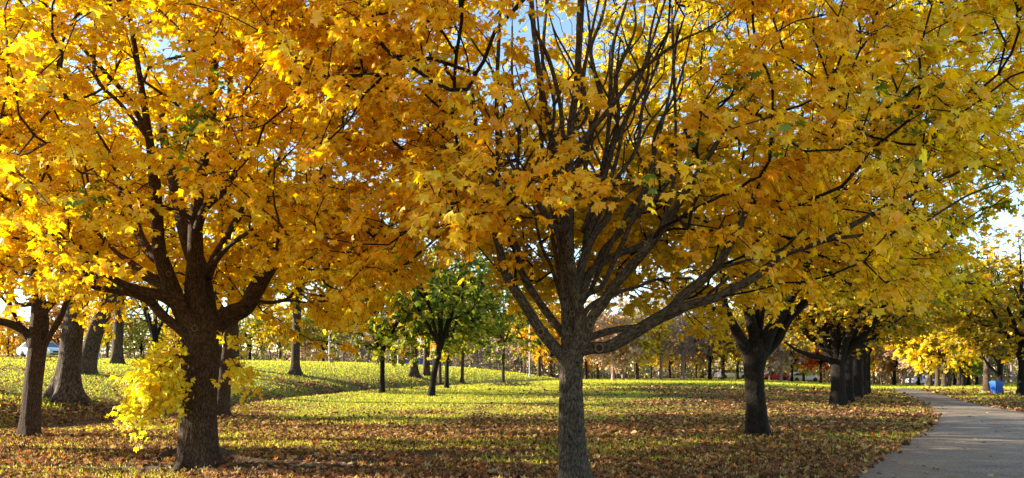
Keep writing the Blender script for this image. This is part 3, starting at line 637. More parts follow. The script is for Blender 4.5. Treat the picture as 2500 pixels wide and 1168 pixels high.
# ---- right maple -------------------------------------------------------------
d = TR[1]
LIMR = [
 trace([(1838, 880, 32), (1816, 843, 30), (1796, 805, 25), (1780, 770, 18), (1769, 735, 15), (1762, 650, 12), (1745, 560, 10), (1730, 450, 8), (1715, 330, 6)], d, -.6),
 trace([(1785, 778, 12), (1750, 757, 9), (1719, 749, 8), (1670, 720, 6), (1620, 690, 4)], d-.1, -1.5),
 trace([(1845, 870, 34), (1843, 824, 29), (1833, 785, 24), (1822, 740, 22), (1814, 640, 21), (1816, 527, 21), (1858, 469, 19), (1880, 380, 14), (1890, 260, 10), (1885, 120, 8)], d, .8),
 trace([(1855, 875, 36), (1873, 824, 34), (1889, 793, 30), (1908, 770, 26), (1930, 730, 20), (1960, 680, 16), (1990, 600, 13), (2015, 500, 11), (2030, 380, 8)], d, -1.0),
 trace([(1862, 868, 28), (1897, 828, 26), (1920, 785, 24), (1950, 754, 18), (2000, 700, 14), (2060, 650, 11), (2150, 600, 8), (2250, 560, 5)], d+.2, -2.0),
 trace([(1850, 830, 20), (1862, 740, 16), (1880, 640, 14), (1905, 560, 13), (1922, 520, 12), (1950, 400, 9), (1960, 250, 7)], d+.4, 1.6),
 trace([(1840, 800, 14), (1855, 680, 12), (1845, 560, 10), (1790, 460, 8), (1770, 350, 6)], d+.4, 2.4),
 trace([(1815, 640, 12), (1770, 580, 11), (1730, 500, 9), (1690, 440, 7), (1640, 380, 5)], d+.3, 1.5),
 trace([(1820, 545, 10), (1790, 470, 10), (1760, 430, 9), (1800, 380, 6)], d+.4, -1.0),
 trace([(1900, 780, 12), (1950, 690, 10), (2060, 560, 9), (2150, 470, 8), (2200, 380, 7), (2260, 250, 5)], d+.4, 1.0),
]
trunkR = (A([P(1852, 1068, d), P(1848, 1020, d), P(1844, 960, d), P(1842, 910, d), P(1844, 870, d), P(1846, 830, d)]), A([29, 24.5, 23, 23.5, 27, 20])/F*d)
rng = np.random.RandomState(31)
tg = crown_pts(rng, 1900, A([TR[0]+.3, TR[1], 7.6]), (6.6, 6.0, 6.2), .35, lambda p_: 2.6+1.5*max(0, 1-math.hypot(p_[0]-TR[0], p_[1]-TR[1])/3.0))
FRR = [(1000, 700), (1600, 720), (1700, 770), (1760, 690), (1790, 700), (1830, 790), (1900, 790), (1940, 740), (2000, 740), (2100, 740), (2300, 740), (3000, 740)]
tg = prune(rng, tg, [(1650, 640, 120, 110, 0, 99, .6), (1860, 810, 110, 75, 0, d+1.5, .15), (1840, 620, 70, 130, 0, d+.8, .4), (2430, 580, 130, 110, 0, 99, .25)], FRR, FRR, 0)
PALR = [(3, Y), (5, GO), (2, OR), (7, OL), (2, LE), (2.2, GR)]
build_tree('maple_tree', 'golden maple with dark twin-forked trunk, right of the middle one, in leaf litter', 'tree', 31, TR, trunkR, LIMR, A([TR[0], TR[1], 4.5]), tg, PALR, B_DARK_SHADE, size=.082, ntw=4, nlf=6, length=.55, lod='ME', seg=48, ring=10, flare=.22, tipr=.009, twbark=B_DARK_SHADE)
#=GENERIC
def auto_limbs(rng, base, hf, r0, n, reach, rise, lean=(0, 0), start=None):
    """ascending limbs from a fork at height hf"""
    L = []; top = A(base)+A([lean[0], lean[1], hf]) if start is None else start
    az0 = rng.rand()*6.28
    for i in range(n):
        az = az0+i*6.283/n+rng.randn()*.25; k = .55+.6*rng.rand(); rr = reach*k
        up = rise*(1.25-.55*k)*(1 if i else 1.35)
        if i == 0: rr *= .15
        dv = A([math.cos(az), math.sin(az), 0])
        pts = A([top-A([0, 0, r0*1.2]), top+dv*rr*.16+A([0, 0, up*.12]), top+dv*rr*.42+A([0, 0, up*.38]), top+dv*rr*.70+A([0, 0, up*.68]), top+dv*rr+A([0, 0, up])])
        pts[2:] += rng.randn(3, 3)*.06*reach/3
        q = r0*(.62 if i else .75)*(.75+.4*rng.rand()); L.append((pts, A([q, q*.85, q*.62, q*.4, q*.16])))
    return L
def simple_tree(name, label, cat, seed, base, dia, hf, height, crad, pal, bark, nt=300, lean=(0, 0), group=None, lod='LO', size=.14, ntw=4, nlf=5, nl=6, flare=.5, length=.6, zlow=None, inner=.35, tipr=.012, mat=None, seg=20, hfl=.35, coff=(0, 0), colfn=None, twbark=None, limbs=None, bend=0, cz=None, rz=None):
    rng = np.random.RandomState(seed); base = A(base); r0 = dia/2
    top = base+A([lean[0], lean[1], hf]); mid = base+A([lean[0]*.4+bend, lean[1]*.4, hf*.5])
    tp = A([base-A([0, 0, .05]), base*.75+mid*.25, mid, mid*.4+top*.6, top, top+A([0, 0, r0])]); tp[:, 2] = np.maximum.accumulate(tp[:, 2])
    tr = A([1.08, 1.0, .94, .9, .95, .5])*r0
    zl = zlow if zlow is not None else hf
    cz = cz if cz is not None else base[2]+(zl+height)/2; rz = rz or (height-zl)/2
    c = A([top[0]+coff[0], top[1]+coff[1], cz]); L = limbs or auto_limbs(rng, base, hf, r0, nl, crad*.62, (height-hf)*.72, start=top)
    tg = crown_pts(rng, nt, c, (crad, crad, rz), inner)
    return build_tree(name, label, cat, seed, base, (tp, tr), L, A([top[0], top[1], cz-1]), tg, pal, bark, size=size, ntw=ntw, nlf=nlf, length=length, lod=lod, group=group, seg=seg, ring=4, flare=flare, tipr=tipr, limbseg=8, mat=mat, hfl=hfl, colfn=colfn, twbark=twbark)[0]
def below(fn_y, rng, tg): return tg
PALO = [(4, OL), (3, GO), (2, Y), (3, (.26, .27, .03)), (1.5, GR), (1, BR)]
PALG = [(4, (.09, .15, .02)), (4, (.14, .20, .025)), (3, GR), (3, OL), (1.5, LE)]
# left slope trees
ft = []
b = G(72, 1066)
LM = [trace([(85, 850, 26), (60, 810, 22), (20, 790, 20), (-30, 778, 18), (-90, 740, 12), (-160, 680, 8)], b[1], -.8), trace([(95, 870, 20), (118, 825, 15), (145, 780, 14), (165, 730, 12), (190, 660, 9), (210, 560, 6)], b[1], -.8),
      trace([(90, 850, 46), (97, 790, 42), (95, 740, 36), (88, 690, 28), (80, 600, 20), (95, 480, 14), (110, 340, 9)], b[1], .6), trace([(96, 780, 22), (120, 745, 18), (160, 715, 14), (200, 670, 10), (260, 600, 7)], b[1]+.1, 1.5), trace([(88, 740, 14), (50, 745, 10), (30, 730, 8), (0, 690, 6)], b[1], 1.2)]
simple_tree('maple_tree', 'slim brown-barked maple at far left, pale car behind its trunk', 'tree', 41, b, .44, 2.4, 8.5, 4.0, PALL, B_WARM, nt=420, limbs=LM, size=.085, lod='ME', lean=(.22, 0), zlow=3.4, flare=.25, seg=36, ntw=4, nlf=5, length=.5)
b = G(160, 978)
simple_tree('old_tree', 'massive old tree on the left slope with flaring buttressed base', 'tree', 42, b, .70, 4.2, 13, 5.5, [(3, LE), (3, Y), (2, OL), (1, BR)], B_OLD, nt=210, size=.12, lean=(.45, .2), flare=1.15, hfl=.42, seg=56, zlow=3.8, inner=.3, nl=7)
b = G(205, 912)
simple_tree('old_tree', 'leaning old tree just behind the massive buttressed one on the slope', 'tree', 43, b, .74, 3.6, 13, 5, [(3, LE), (2, Y), (2, OL)], B_OLD, nt=140, size=.14, lean=(1.1, .2), flare=.6, seg=40, zlow=3.6, nl=6)
b = G(285, 889)
simple_tree('old_tree', 'old dark trunk near top of the left slope, lamp post beside it', 'tree', 44, b, .6, 5.0, 14, 5.5, [(3, Y), (3, LE), (2, OL)], B_OLD, nt=140, size=.16, lean=(.3, 0), flare=.6, seg=32, zlow=4.0, nl=6)
b = G(378, 893)
simple_tree('bare_tree', 'small bare forked tree on the left bank, seen beyond hanging yellow leaves', 'tree', 45, b, .42, 1.7, 8, 3.6, [(1, OL)], B_DARK_SHADE, nt=330, size=.1, nlf=0, ntw=6, length=.8, flare=.3, nl=5, tipr=.014)
b = G(541, 1016)
simple_tree('maple_tree', 'greyish maple trunk half hidden directly behind the thick brown trunk', 'tree', 46, b, .42, 3.2, 10, 4.8, PALL, B_WARM, nt=430, size=.10, lod='LO', lean=(.35, 0), flare=.5, seg=36, zlow=3.2)
# trees standing left of the frame throw the streaky shade on the lawn
for i, (x, y) in enumerate([(-15.5, 17.0), (-23, 27)]):
    b = A([x, y, float(H(x, y))])
    simple_tree('maple_tree', ['yellow maple just beyond the left picture edge', 'taller yellow maple further beyond the left picture edge'][i], 'tree', 50+i, b, .5, 2.4, 10, 4.3, PALL, B_WARM, nt=200, size=.14, zlow=2.6)
# middle lawn
MID = [(933, 960, .28, 2.4, 9, 3.4, (0.02, 0), 0, 'straight slim green maple, leftmost on the sunny middle lawn'),
       (1052, 968, .34, 2.7, 11, 4.8, (.5, 0), 0, 'leaning slim green maple on the sunny middle lawn'),
       (1090, 948, .30, 3.0, 11, 4.6, (.1, 0), 0, 'thin dark-stemmed green maple right behind the leaning one'),
       (1074, 938, .28, 3.2, 9.5, 3.2, (0, 0), 0, 'pale thin trunk between the leaning maple and the dark-stemmed one'),
       (1128, 934, .28, 3.4, 9.5, 3.4, (.15, 0), 0, 'thin maple with lit left side, third from the leaning one'),
       (1228, 936, .30, 3.4, 12, 5.2, (.05, 0), 0, 'green maple with brush pile at its foot, left of middle')]
for i, (px, py, dia, hf, ht, cr, ln, _, lb) in enumerate(MID):
    b = G(px, py)
    simple_tree('green_maple', lb, 'tree', 60+i, b, dia, hf, ht, cr, PALG if i != 3 else PALO, B_DARK_SHADE if i in (0, 1, 2) else B_OLD, nt=330, size=.16, lean=ln, group='slim maples on the middle lawn', zlow=2.0 if i in (0, 1, 5) else 2.8, flare=.6, hfl=.18, seg=16,
       colfn=lambda rng, pos, col: np.where((pos[:, 2:3] < 3.6+.8*rng.rand(len(pos), 1)) & (rng.rand(len(pos), 1) < .6), A([(.42, .40, .035)])*(1+.2*rng.randn(len(pos), 1)), col))
# row of maples beside the path
ROW = [(2046, 990, .60, 1.95, 8.5, 4.6, 'dark path-side maple with vase of limbs, nearest of the far row', 900, .10), (2070, 982, .52, 2.1, 9, 4.8, 'path-side maple tucked right behind the nearest of the far row', 420, .13), (2092, 972, .58, 2.2, 9.5, 5.0, 'path-side maple with curved right limb, third of the far row', 420, .14),
       (2108, 966, .34, 2.6, 9, 4.4, 'thin path-side maple, fourth of the far row', 240, .18), (2118, 962, .36, 2.6, 9.5, 4.6, 'last path-side maple of the far row', 240, .18)]
for i, (px, py, dia, hf, ht, cr, lb, nt_, sz_) in enumerate(ROW):
    b = G(px, py); L = None
    if i == 0:
        d_ = b[1]; L = auto_limbs(np.random.RandomState(5), b, hf, dia/2, 11, cr*.62, (ht-hf)*.7, start=b+A([0, 0, hf]))
        L.append(trace([(2040, 890, 16), (2015, 876, 14), (1980, 868, 11), (1945, 855, 8), (1915, 835, 5)], d_, -1.0))
    simple_tree('path_maple', lb, 'tree', 70+i, b, dia, hf, ht, cr, PALO, B_DARK_SHADE, nt=nt_, size=sz_, group='maples in a row left of the path', zlow=2.6, flare=.35, seg=28, limbs=L, nl=8, lod='ME' if i == 0 else 'LO', ntw=4, nlf=5)
RGT = [(2409, 957, .50, 2.3, 9, 5.0, 'forked maple with sunlit trunk left of the blue bin', 480, .14, (.05, 0)), (2441, 961, .36, 2.0, 9, 5.0, 'dark maple with slanting left limb right of the blue bin', 430, .14, (0, 0)), (2497, 968, .56, 2.1, 9.5, 5.4, 'maple at the right picture edge beyond the path', 650, .13, (.05, 0))]
for i, (px, py, dia, hf, ht, cr, lb, nt_, sz_, ln) in enumerate(RGT):
    b = G(px, py)
    L = auto_limbs(np.random.RandomState(15+i), b, hf, dia/2, 8, cr*.62, (ht-hf)*.7, start=b+A([ln[0], ln[1], hf]))
    if i == 1: L.append(trace([(2438, 920, 9), (2428, 907, 7), (2416, 895, 6), (2400, 872, 4)], b[1], -.3))
    simple_tree('path_maple', lb, 'tree', 80+i, b, dia, hf, ht, cr, PALO, B_DARK_SHADE if i else B_OLD, nt=int(nt_*.75), size=sz_, group='maples right of the path', zlow=2.3, flare=.35, seg=24, lean=ln, nl=8, limbs=L)
# old trunks further off
OLD = [(720, 915, .58, 4.5, 13, 4.5, (.15, 0), 'old thick trunk lit on its left side, centre-left lawn', PALO, 150),
       (1010, 921, .64, 4.4, 12, 4.0, (0, 0), 'stout old trunk with pale sunlit left side behind the slim maples', [(3, BR), (2, OL)], 110),
       (1041, 917, .56, 3.4, 11, 4.0, (.05, 0), 'second stout old trunk, beside the blue car', [(3, BR), (2, OL), (2, Y)], 120),
       (570, 900, .7, 4.0, 10, 3.0, (0, 0), 'dark old trunk peeping out right of the thick brown trunk', PALO, 90)]
for i, (px, py, dia, hf, ht, cr, ln, lb, pal, nt_) in enumerate(OLD):
    b = G(px, py) if py > 916 else None
    if b is None:
        b = G(px, py) if px < 900 else A([0, 0, 0])
    simple_tree('old_tree', lb, 'tree', 90+i, b, dia, hf, ht, cr, pal, B_OLD, nt=nt_, size=.2, lean=ln, flare=.8, hfl=.35, seg=24, zlow=4.4, nl=5, tipr=.016)
#=FAR
# distant trees: a few kinds, each built once, then copied part by part
def copy_tree(o):
    c = o.copy(); COL.objects.link(c)
    for ch in o.children:
        k = ch.copy(); COL.objects.link(k); k.parent = c
    return c
KINDS = {
 'orange': ('orange_tree', dict(dia=.4, hf=2.6, height=8.5, crad=3.6, pal=[(4, OR), (2, (.60, .30, .08)), (2, GO), (1, BR)], bark=B_OLD, nt=210)),
 'yellow': ('yellow_tree', dict(dia=.4, hf=2.4, height=8.5, crad=3.7, pal=[(4, (.72, .50, .06)), (3, LE), (2, GO)], bark=B_OLD, nt=220)),
 'olive': ('olive_tree', dict(dia=.42, hf=2.3, height=8.5, crad=3.9, pal=[(4, OL), (3, (.42, .38, .09)), (1, GR)], bark=B_DARK_SHADE, nt=210)),
 'green': ('green_tree', dict(dia=.40, hf=2.2, height=8, crad=3.8, pal=[(4, (.10, .15, .03)), (3, GR), (1, OL)], bark=B_DARK_SHADE, nt=210)),
 'red': ('red_tree', dict(dia=.25, hf=1.8, height=6.2, crad=2.6, pal=[(4, (.55, .07, .03)), (2, (.6, .16, .04)), (1, OR)], bark=B_DARK_SHADE, nt=170)),
 'russet': ('russet_tree', dict(dia=.4, hf=2.0, height=8, crad=3.6, pal=[(4, (.30, .12, .06)), (2, (.36, .20, .09)), (1, OL)], bark=B_DARK_SHADE, nt=200)),
 'bare': ('bare_tree', dict(dia=.36, hf=2.0, height=8.2, crad=3.8, pal=[(1, TAN)], bark=B_PALE, nt=420, nlf=0, ntw=6, length=1.1, tipr=.016, twbark=B_PALE)),
 'tan': ('tan_tree', dict(dia=.36, hf=2.0, height=8.2, crad=3.8, pal=[(3, TAN), (2, PK), (1, (.5, .4, .2))], bark=B_PALE, nt=170, tipr=.016, twbark=B_PALE, length=1.0)),
}
FARL = [ # px, distance, kind, scale, lean, label
 (20, 96, 'orange', .62, 'low orange tree at the far left edge behind the white car'), (150, 98, 'russet', .8, 'dark russet tree showing between white car and buttressed trunk'), (262, 92, 'yellow', .7, 'yellow tree far behind the lamp post on the left hill'), (345, 95, 'olive', .6, 'olive tree on the skyline behind the small bare forked tree'),
 (430, 105, 'yellow', .7, 'pale yellow tree on the skyline left of the thick brown trunk'), (610, 102, 'olive', .75, 'olive tree beyond the shaded bank, right of the brown trunk'), (684, 100, 'yellow', .72, 'small yellowish tree with thin stem left of the old lit trunk'),
 (745, 106, 'tan', .7, 'pale tan tree just right of the old lit trunk'), (790, 104, 'olive', .8, 'olive tree below the hanging yellow leaves, centre-left skyline'), (838, 110, 'bare', .7, 'bare grey tree on the skyline left of the green maples'), (885, 106, 'bare', .72, 'bare twiggy tree just left of the leftmost green maple'),
 (965, 108, 'orange', .75, 'orange tree with slanting stem behind the grey lamp post'), (1098, 112, 'orange', .72, 'reddish orange tree behind the thin dark-stemmed maple'), (1165, 110, 'bare', .78, 'wide bare tree with dark crooked limbs, centre skyline'), (1195, 104, 'bare', .86, 'spreading bare tree left of the brush-pile maple'),
 (1258, 112, 'bare', .66, 'low bare tree right of the brush-pile maple'), (1280, 98, 'tan', .85, 'tan tree with sunlit trunk left of the white lamp post'), (1316, 88, 'orange', .95, 'orange-leaved tree just left of the smooth grey trunk'), (1346, 96, 'orange', .8, 'tilted orange tree half hidden left of the smooth grey trunk'),
 (1431, 98, 'orange', .82, 'orange tree immediately right of the smooth grey trunk'), (1460, 104, 'orange', .72, 'low bright orange tree behind the white sign pair'), (1497, 90, 'tan', 1.0, 'straight tall trunk with thin tan crown right of the sign pair'), (1521, 92, 'tan', .82, 'thin-crowned tan tree with Y-shaped sunlit trunk'),
 (1556, 92, 'yellow', .9, 'yellow tree with straight sunlit trunk left of the round sign'), (1590, 112, 'yellow', .7, 'pale yellow tree behind the round sign'), (1614, 94, 'bare', 1.0, 'pinkish bare tree, left one of the pair under the low limb'), (1667, 94, 'bare', 1.0, 'pinkish bare tree, right one of the pair under the low limb'),
 (1635, 116, 'russet', .8, 'dark russet tree between the two pinkish bare ones'), (1700, 112, 'yellow', .75, 'small yellow tree right of the pinkish bare pair'), (1733, 96, 'russet', .98, 'russet tree in front of yellow ones, left of the dark forked trunk'), (1765, 98, 'yellow', 1.05, 'bright yellow-green tree with dark trunk by the parked white car'),
 (1800, 104, 'olive', .9, 'olive tree just left of the dark forked trunk'), (1880, 106, 'yellow', .85, 'tan-yellow tree just right of the dark forked trunk'), (1907, 96, 'tan', .95, 'many-stemmed tan tree behind the red car'), (1933, 102, 'olive', .8, 'leaning olive tree right of the red car'),
 (1962, 108, 'yellow', .8, 'pale lemon tree between the red car and the red tree'), (2004, 98, 'red', .95, 'bright red tree left of the path-side row'), (2080, 110, 'yellow', .8, 'yellow tree seen between trunks of the path-side row'), (2132, 112, 'orange', .78, 'orange tree at the left of the path end'),
 (2146, 122, 'orange', .85, 'deeper orange tree close to the walking person'), (2184, 92, 'russet', .85, 'dark purple-russet tree where the path vanishes'), (2204, 112, 'tan', .9, 'pale tan tree just right of the purple-russet one'), (2222, 90, 'tan', .72, 'slim tan tree with white-lit stem by the path end'),
 (2243, 96, 'russet', .75, 'reddish tree right of the white-lit stem'), (2264, 84, 'tan', 1.0, 'pale-trunked tree, leftmost of the bright grove right of the path'), (2271, 80, 'yellow', .9, 'dark-trunked yellow tree against the leftmost pale trunk of the grove'), (2289, 78, 'yellow', 1.0, 'yellow tree with white-lit trunk, third in the bright grove'),
 (2305, 76, 'yellow', 1.0, 'gold tree with half-lit trunk, middle of the bright grove'), (2316, 80, 'orange', .95, 'orange-gold tree behind the middle of the bright grove'), (2333, 90, 'olive', .9, 'dark-trunked olive tree right of the orange-gold one'), (2342, 84, 'yellow', .95, 'yellow tree with pale stem near the right of the grove'),
 (2352, 82, 'olive', .95, 'olive tree with dark trunk at right of the grove'), (2364, 90, 'green', .9, 'green tree ending the grove, left of the forked maple'), (2385, 100, 'green', .8, 'dull green tree beyond the forked maple by the bin'), (2470, 105, 'bare', 1.0, 'grey bare tree on the grassy bank right of the blue bin')]
made = {}
for i, (px, dd, kd, sc, lb) in enumerate(FARL):
    nm, kw = KINDS[kd]; x = (px-1250)/F*dd; base = A([x, dd, float(H(x, dd))])
    rng = np.random.RandomState(300+i); var = i % 2
    if (kd, var) not in made:
        kw = dict(kw); kw['pal'] = [(w_, tuple(min(.9, v_*(1.1 if kd in ('yellow', 'olive', 'green') else 1.35)) for v_ in c_)) for w_, c_ in kw['pal']]
        kk = dict(size=.18, ntw=4, nlf=7, length=.9, tipr=.02, flare=.4, seg=12, nl=7, zlow=kw['hf']*.75); kk.update({a: b_ for a, b_ in kw.items()})
        dia, hf, height, crad, pal, bark = (kk.pop(q) for q in ('dia', 'hf', 'height', 'crad', 'pal', 'bark'))
        o = simple_tree(nm, lb, 'tree', 200+i, (0, 0, 0), dia, hf, height, crad, pal, bark, mat=M_FAR, **kk)
        made[(kd, var)] = o
    else:
        o = copy_tree(made[(kd, var)]); tag(o, lb, 'tree')
    o['group'] = 'distant trees beyond the lawn'
    o.location = base; o.rotation_euler = (0, 0, rng.rand()*6.28); sc *= 1.12; o.scale = (sc, sc, sc*(1.0+.3*rng.rand()))
# far wood
rng = np.random.RandomState(77)
n = 70000; ang = rng.uniform(-.95, .95, n); dist = rng.uniform(125, 165, n); x = ang*dist
prof = 8.2+3.6*fbm(x, dist*.3, 16)+1.5*(vnoise(x, dist, 4)-.5)+1.5*sstep(.1, .5, ang)
z = H(x, dist)-.3+prof*rng.rand(n)**.8
hole = vnoise(x+z*2, dist*2+z, 2.6) > .25
x, dist, z = x[hole], dist[hole], z[hole]; n = len(x)
cn = fbm(x+50, dist, 11)+.25*(vnoise(x, z*2+dist, 3)-.5); pals = A([(.22, .20, .09), (.40, .30, .14), (.46, .30, .20), (.30, .22, .17), (.55, .40, .10), (.42, .20, .08), (.20, .22, .08)])
ci = np.clip(((cn-.2)/.6*7), 0, 6.99).astype(int); col = pals[ci]*1.8*(1+.25*rng.randn(n, 1)); col = np.clip(col, .02, .8)
V, Fc, C = scatter(LO, np.stack([x, dist, z], 1), rng.randn(n, 3)+A([0, -.5, .3]), rng.randn(n, 3), .30*(1+.3*rng.randn(n)), col)
n2 = 60000; a2 = rng.uniform(-.95, .95, n2); d2_ = rng.uniform(118, 150, n2); x2 = a2*d2_; z2 = H(x2, d2_)+3.4*rng.rand(n2)**1.1*(.6+vnoise(x2, d2_, 7))
V2, F2, C2 = scatter(LO, np.stack([x2, d2_, z2], 1), rng.randn(n2, 3)+A([0, -.5, .3]), rng.randn(n2, 3), .28*(1+.3*rng.randn(n2)), np.clip(pals[rng.choice([0, 1, 3, 3, 6, 4], n2)]*.8*(1+.25*rng.randn(n2, 1)), .02, .8))
V, Fc, C = np.vstack([V, V2]), np.vstack([Fc, F2+len(V)]), np.vstack([C, C2])
wood = mesh_np('distant_wood', V, Fc, M_FAR, col=C, kind='stuff'); tag(wood, 'hazy mixed autumn wood closing off the far side of the park', 'wood')
n = 420; ang = rng.uniform(-.95, .95, n); dist = rng.uniform(112, 150, n); x = ang*dist; z0 = H(x, dist); hh = rng.uniform(4, 9, n); r = rng.uniform(.05, .16, n)
a = np.stack([x, dist, z0-.2], 1); b = a+np.stack([rng.randn(n)*.7, rng.randn(n)*.5, hh], 1)
V, Fc, B = prisms(a, b, r, r*.4, 5); mesh_np('stems', V, Fc, B_OLD, attr={'bark': B}, parent=wood, kind='stuff')
#=LAWN
# grass blades and fallen leaves
rng = np.random.RandomState(5)
def field(n, y0, y1, xw, pw=1.0):
    """points over the visible lawn, density falling with distance"""
    y = y0*(y1/y0)**(rng.rand(n)**pw); x = (rng.rand(n)*2-1)*(xw*y+1.5); return x, y
def blades(n, y0, y1, h, wd, bright=1.0):
    x, y = field(n, y0, y1, .74)
    k = (~inpoly(x, y)) & (rng.rand(n) > dirt(x, y)*1.1) & (rng.rand(n) > litter(x, y)*.8)
    x, y = x[k], y[k]; n = len(x); sc = (y/y0)**.75
    hh = h*sc*(.55+.8*rng.rand(n))*(.6+.8*fbm(x+4, y, 1.3)); ww = wd*sc
    az = rng.rand(n)*6.28; ln = rng.randn(n, 2)*.45*hh[:, None]
    z = H(x, y)-.01; c = np.stack([x, y, z], 1); dx = np.stack([np.cos(az)*ww, np.sin(az)*ww, 0*az], 1)
    tipp = c+np.concatenate([ln, hh[:, None]], 1); V = np.stack([c-dx, c+dx, tipp], 1).reshape(-1, 3)
    Fc = np.arange(n*3).reshape(-1, 3)
    pal = [(5, (.48, .50, .045)), (4, (.60, .57, .07)), (3, (.66, .54, .11)), (2, (.24, .34, .03))]
    return V, Fc, np.repeat(pal_pick(rng, pal, n), 3, 0)
ps = [blades(150000, 9.5, 26, .045, .008), blades(170000, 26, 110, .055, .016)]
V = np.concatenate([p_[0] for p_ in ps]); Fc = np.concatenate([ps[0][1], ps[1][1]+len(ps[0][0])]); C = np.concatenate([p_[2] for p_ in ps])
gr = mesh_np('lawn_grass', V, Fc, M_GRASS, col=C, kind='stuff'); tag(gr, 'short sunlit green and yellow lawn grass', 'grass')
PALF = [(4, (.26, .13, .06)), (3, (.38, .21, .095)), (3, (.15, .075, .04)), (2, (.50, .34, .16)), (.9, (.55, .22, .05)), (2.5, (.08, .045, .03)), (.5, (.36, .10, .04)), (.7, (.62, .48, .16))]
FAN = (tmpl([0, 40, 75, 120, 180, -120, -75, -40], [1, .6, .95, .6, .5, .6, .95, .6], 0, True))
pl_in = pl+A([.16, 0])*(1+.9*np.sin(np.arange(len(pl))*1.9))[:, None]; poly_in = np.vstack([pl_in, (pr-A([.35, 0]))[::-1]])
def fallen(n, y0, y1, size, Tm, pw=1.0, wgt=1.0):
    x, y = field(n, y0, y1, .74, pw); k = (~inpoly(x, y, poly_in)) & (~inpoly(x, y) | (rng.rand(n) < .55)) & (rng.rand(n) < litter(x, y)*wgt*(1-.75*np.clip(dirt(x, y)*1.2, 0, 1)) )
    x, y = x[k], y[k]; n = len(x); z = H(x, y)+size*(.15+.35*rng.rand(n))+.03*inpoly(x, y)
    nr = np.stack([rng.randn(n)*.55, rng.randn(n)*.55, np.ones(n)], 1); tp = rng.randn(n, 3)
    # curl: squash the flat template over a random bend by flipping some leaves
    fl = np.where(rng.rand(n) < .5, -1, 1)[:, None]
    return scatter(Tm, np.stack([x, y, z], 1), nr*fl, tp, size*(1+.25*rng.randn(n)), pal_pick(rng, PALF, n))
CU = tmpl([0, 26, 54, 85, 115, 180, -115, -85, -54, -26], [1, .6, .95, .5, .6, .2, .6, .5, .95, .6], .65)
CM = tmpl([180, -60, 0, 60], [.7, .85, 1, .85], .7, False)
CM = (CM[0]*A([1, 1, 1]), A([[0, 2, 1], [0, 3, 2]]))
ps = [fallen(70000, 9.5, 19, .056, CU), fallen(120000, 19, 45, .060, CM), fallen(70000, 45, 95, .095, CM)]
n = 0; Vs, Fs, Cs = [], [], []
for v, f, c in ps: Vs.append(v); Fs.append(f+n); Cs.append(c); n += len(v)
lt = mesh_np('leaf_litter', np.concatenate(Vs), np.concatenate(Fs), M_LIT, col=np.concatenate(Cs), kind='stuff'); tag(lt, 'brown and orange fallen leaves littering the lawn', 'fallen leaves')
# single leaves lying on the path
cand = []
while len(cand) < 80:
    y = 11*(40/11)**rng.rand(); x = rng.uniform(4, 20)
    q = proj(A([x, y, 0.]))[0]
    if q < 2530 and inpoly(A([x]), A([y]))[0]:
        ex_ = np.min(np.hypot(pl[:, 0]-x, pl[:, 1]-y))
        if rng.rand() < math.exp(-ex_/.9)+.12: cand.append((x, y))
for x, y in cand:
    c = pal_pick(rng, PALF, 1)[0]*1.15; o = bpy.data.objects.new('fallen_leaf', lib_leaf(rng, c, M_LIT, 'lie')); COL.objects.link(o)
    s_ = .06*(1+.2*rng.randn()); nr = A([rng.randn()*.25, rng.randn()*.25, 1.]); o.scale = (s_,)*3; o.location = (x, y, float(pathz(x, y))+.018)
    o.rotation_euler = rot_from(nr, rng.randn(3)); tag(o, 'single brown or yellow leaf lying on the asphalt path', 'leaf', 'leaves scattered on the path')
#=DETAILS
# roots of the left maple
rngr = np.random.RandomState(3)
ROOTS = [[(440, 1105, 26), (405, 1118, 20), (372, 1132, 12), (345, 1140, 6)], [(455, 1128, 30), (437, 1146, 26), (430, 1158, 14)], [(530, 1105, 30), (570, 1122, 22), (630, 1130, 14), (700, 1136, 8)], [(520, 1125, 24), (560, 1138, 14), (600, 1142, 8), (660, 1140, 5)], [(690, 1140, 7), (730, 1134, 10), (780, 1136, 9), (840, 1142, 5)], [(425, 1095, 16), (395, 1102, 10), (372, 1104, 5)]]
def on_ground(rows, lift=.3):
    pts, rad = [], []
    for a_, b_, w_ in rows:
        g_ = G(a_, b_); r__ = w_/2/F*g_[1]*1.25; g_[2] += r__*(lift-.45); pts.append(g_); rad.append(r__)
    return A(pts), A(rad)
for i, rw in enumerate(ROOTS):
    p_, r__ = on_ground(rw); q = spline(np.column_stack([p_, r__]), 8); V, fs, B = tube(q[:, :3], q[:, 3], 12, True, .15, i)
    mesh_np('root', V, fs, B_WARM, smooth=True, attr={'bark': B}, parent=rootL)
# pruning scars on the limbs
def scar(px, py, r_px, dpt, parent, tilt=.15):
    c = P(px, py, dpt); r = r_px/F*dpt; nz = unit(A([0, 0, CAMH])-c+A([rngr.randn()*tilt, 0, rngr.randn()*tilt]))
    u = unit(np.cross(nz, A([0, 0, 1.]))); v = np.cross(nz, u); th = np.linspace(0, 2*np.pi, 25)[:-1]
    ring = c+np.outer(np.cos(th)*r, u)*.9+np.outer(np.sin(th)*r, v)
    k = np.concatenate([ring, ring[:1]]); V, fs, B = tube(k, r*.13, 7, False, .25, 2)
    o = mesh_np('pruning_scar', V, fs, M_CUT, smooth=True, attr={'bark': B}, parent=parent)
    D = np.vstack([c+(ring-c)*1.02-nz*.008, c-nz*.004]); kk = np.arange(24); Fc = np.stack([kk, (kk+1) % 24, np.full(24, 24)], 1)
    V2, f2 = D, Fc; o2 = mesh_np('scar_face', V2, f2, B_WARM, attr={'bark': V2*3}, parent=parent)
d = TC[1]
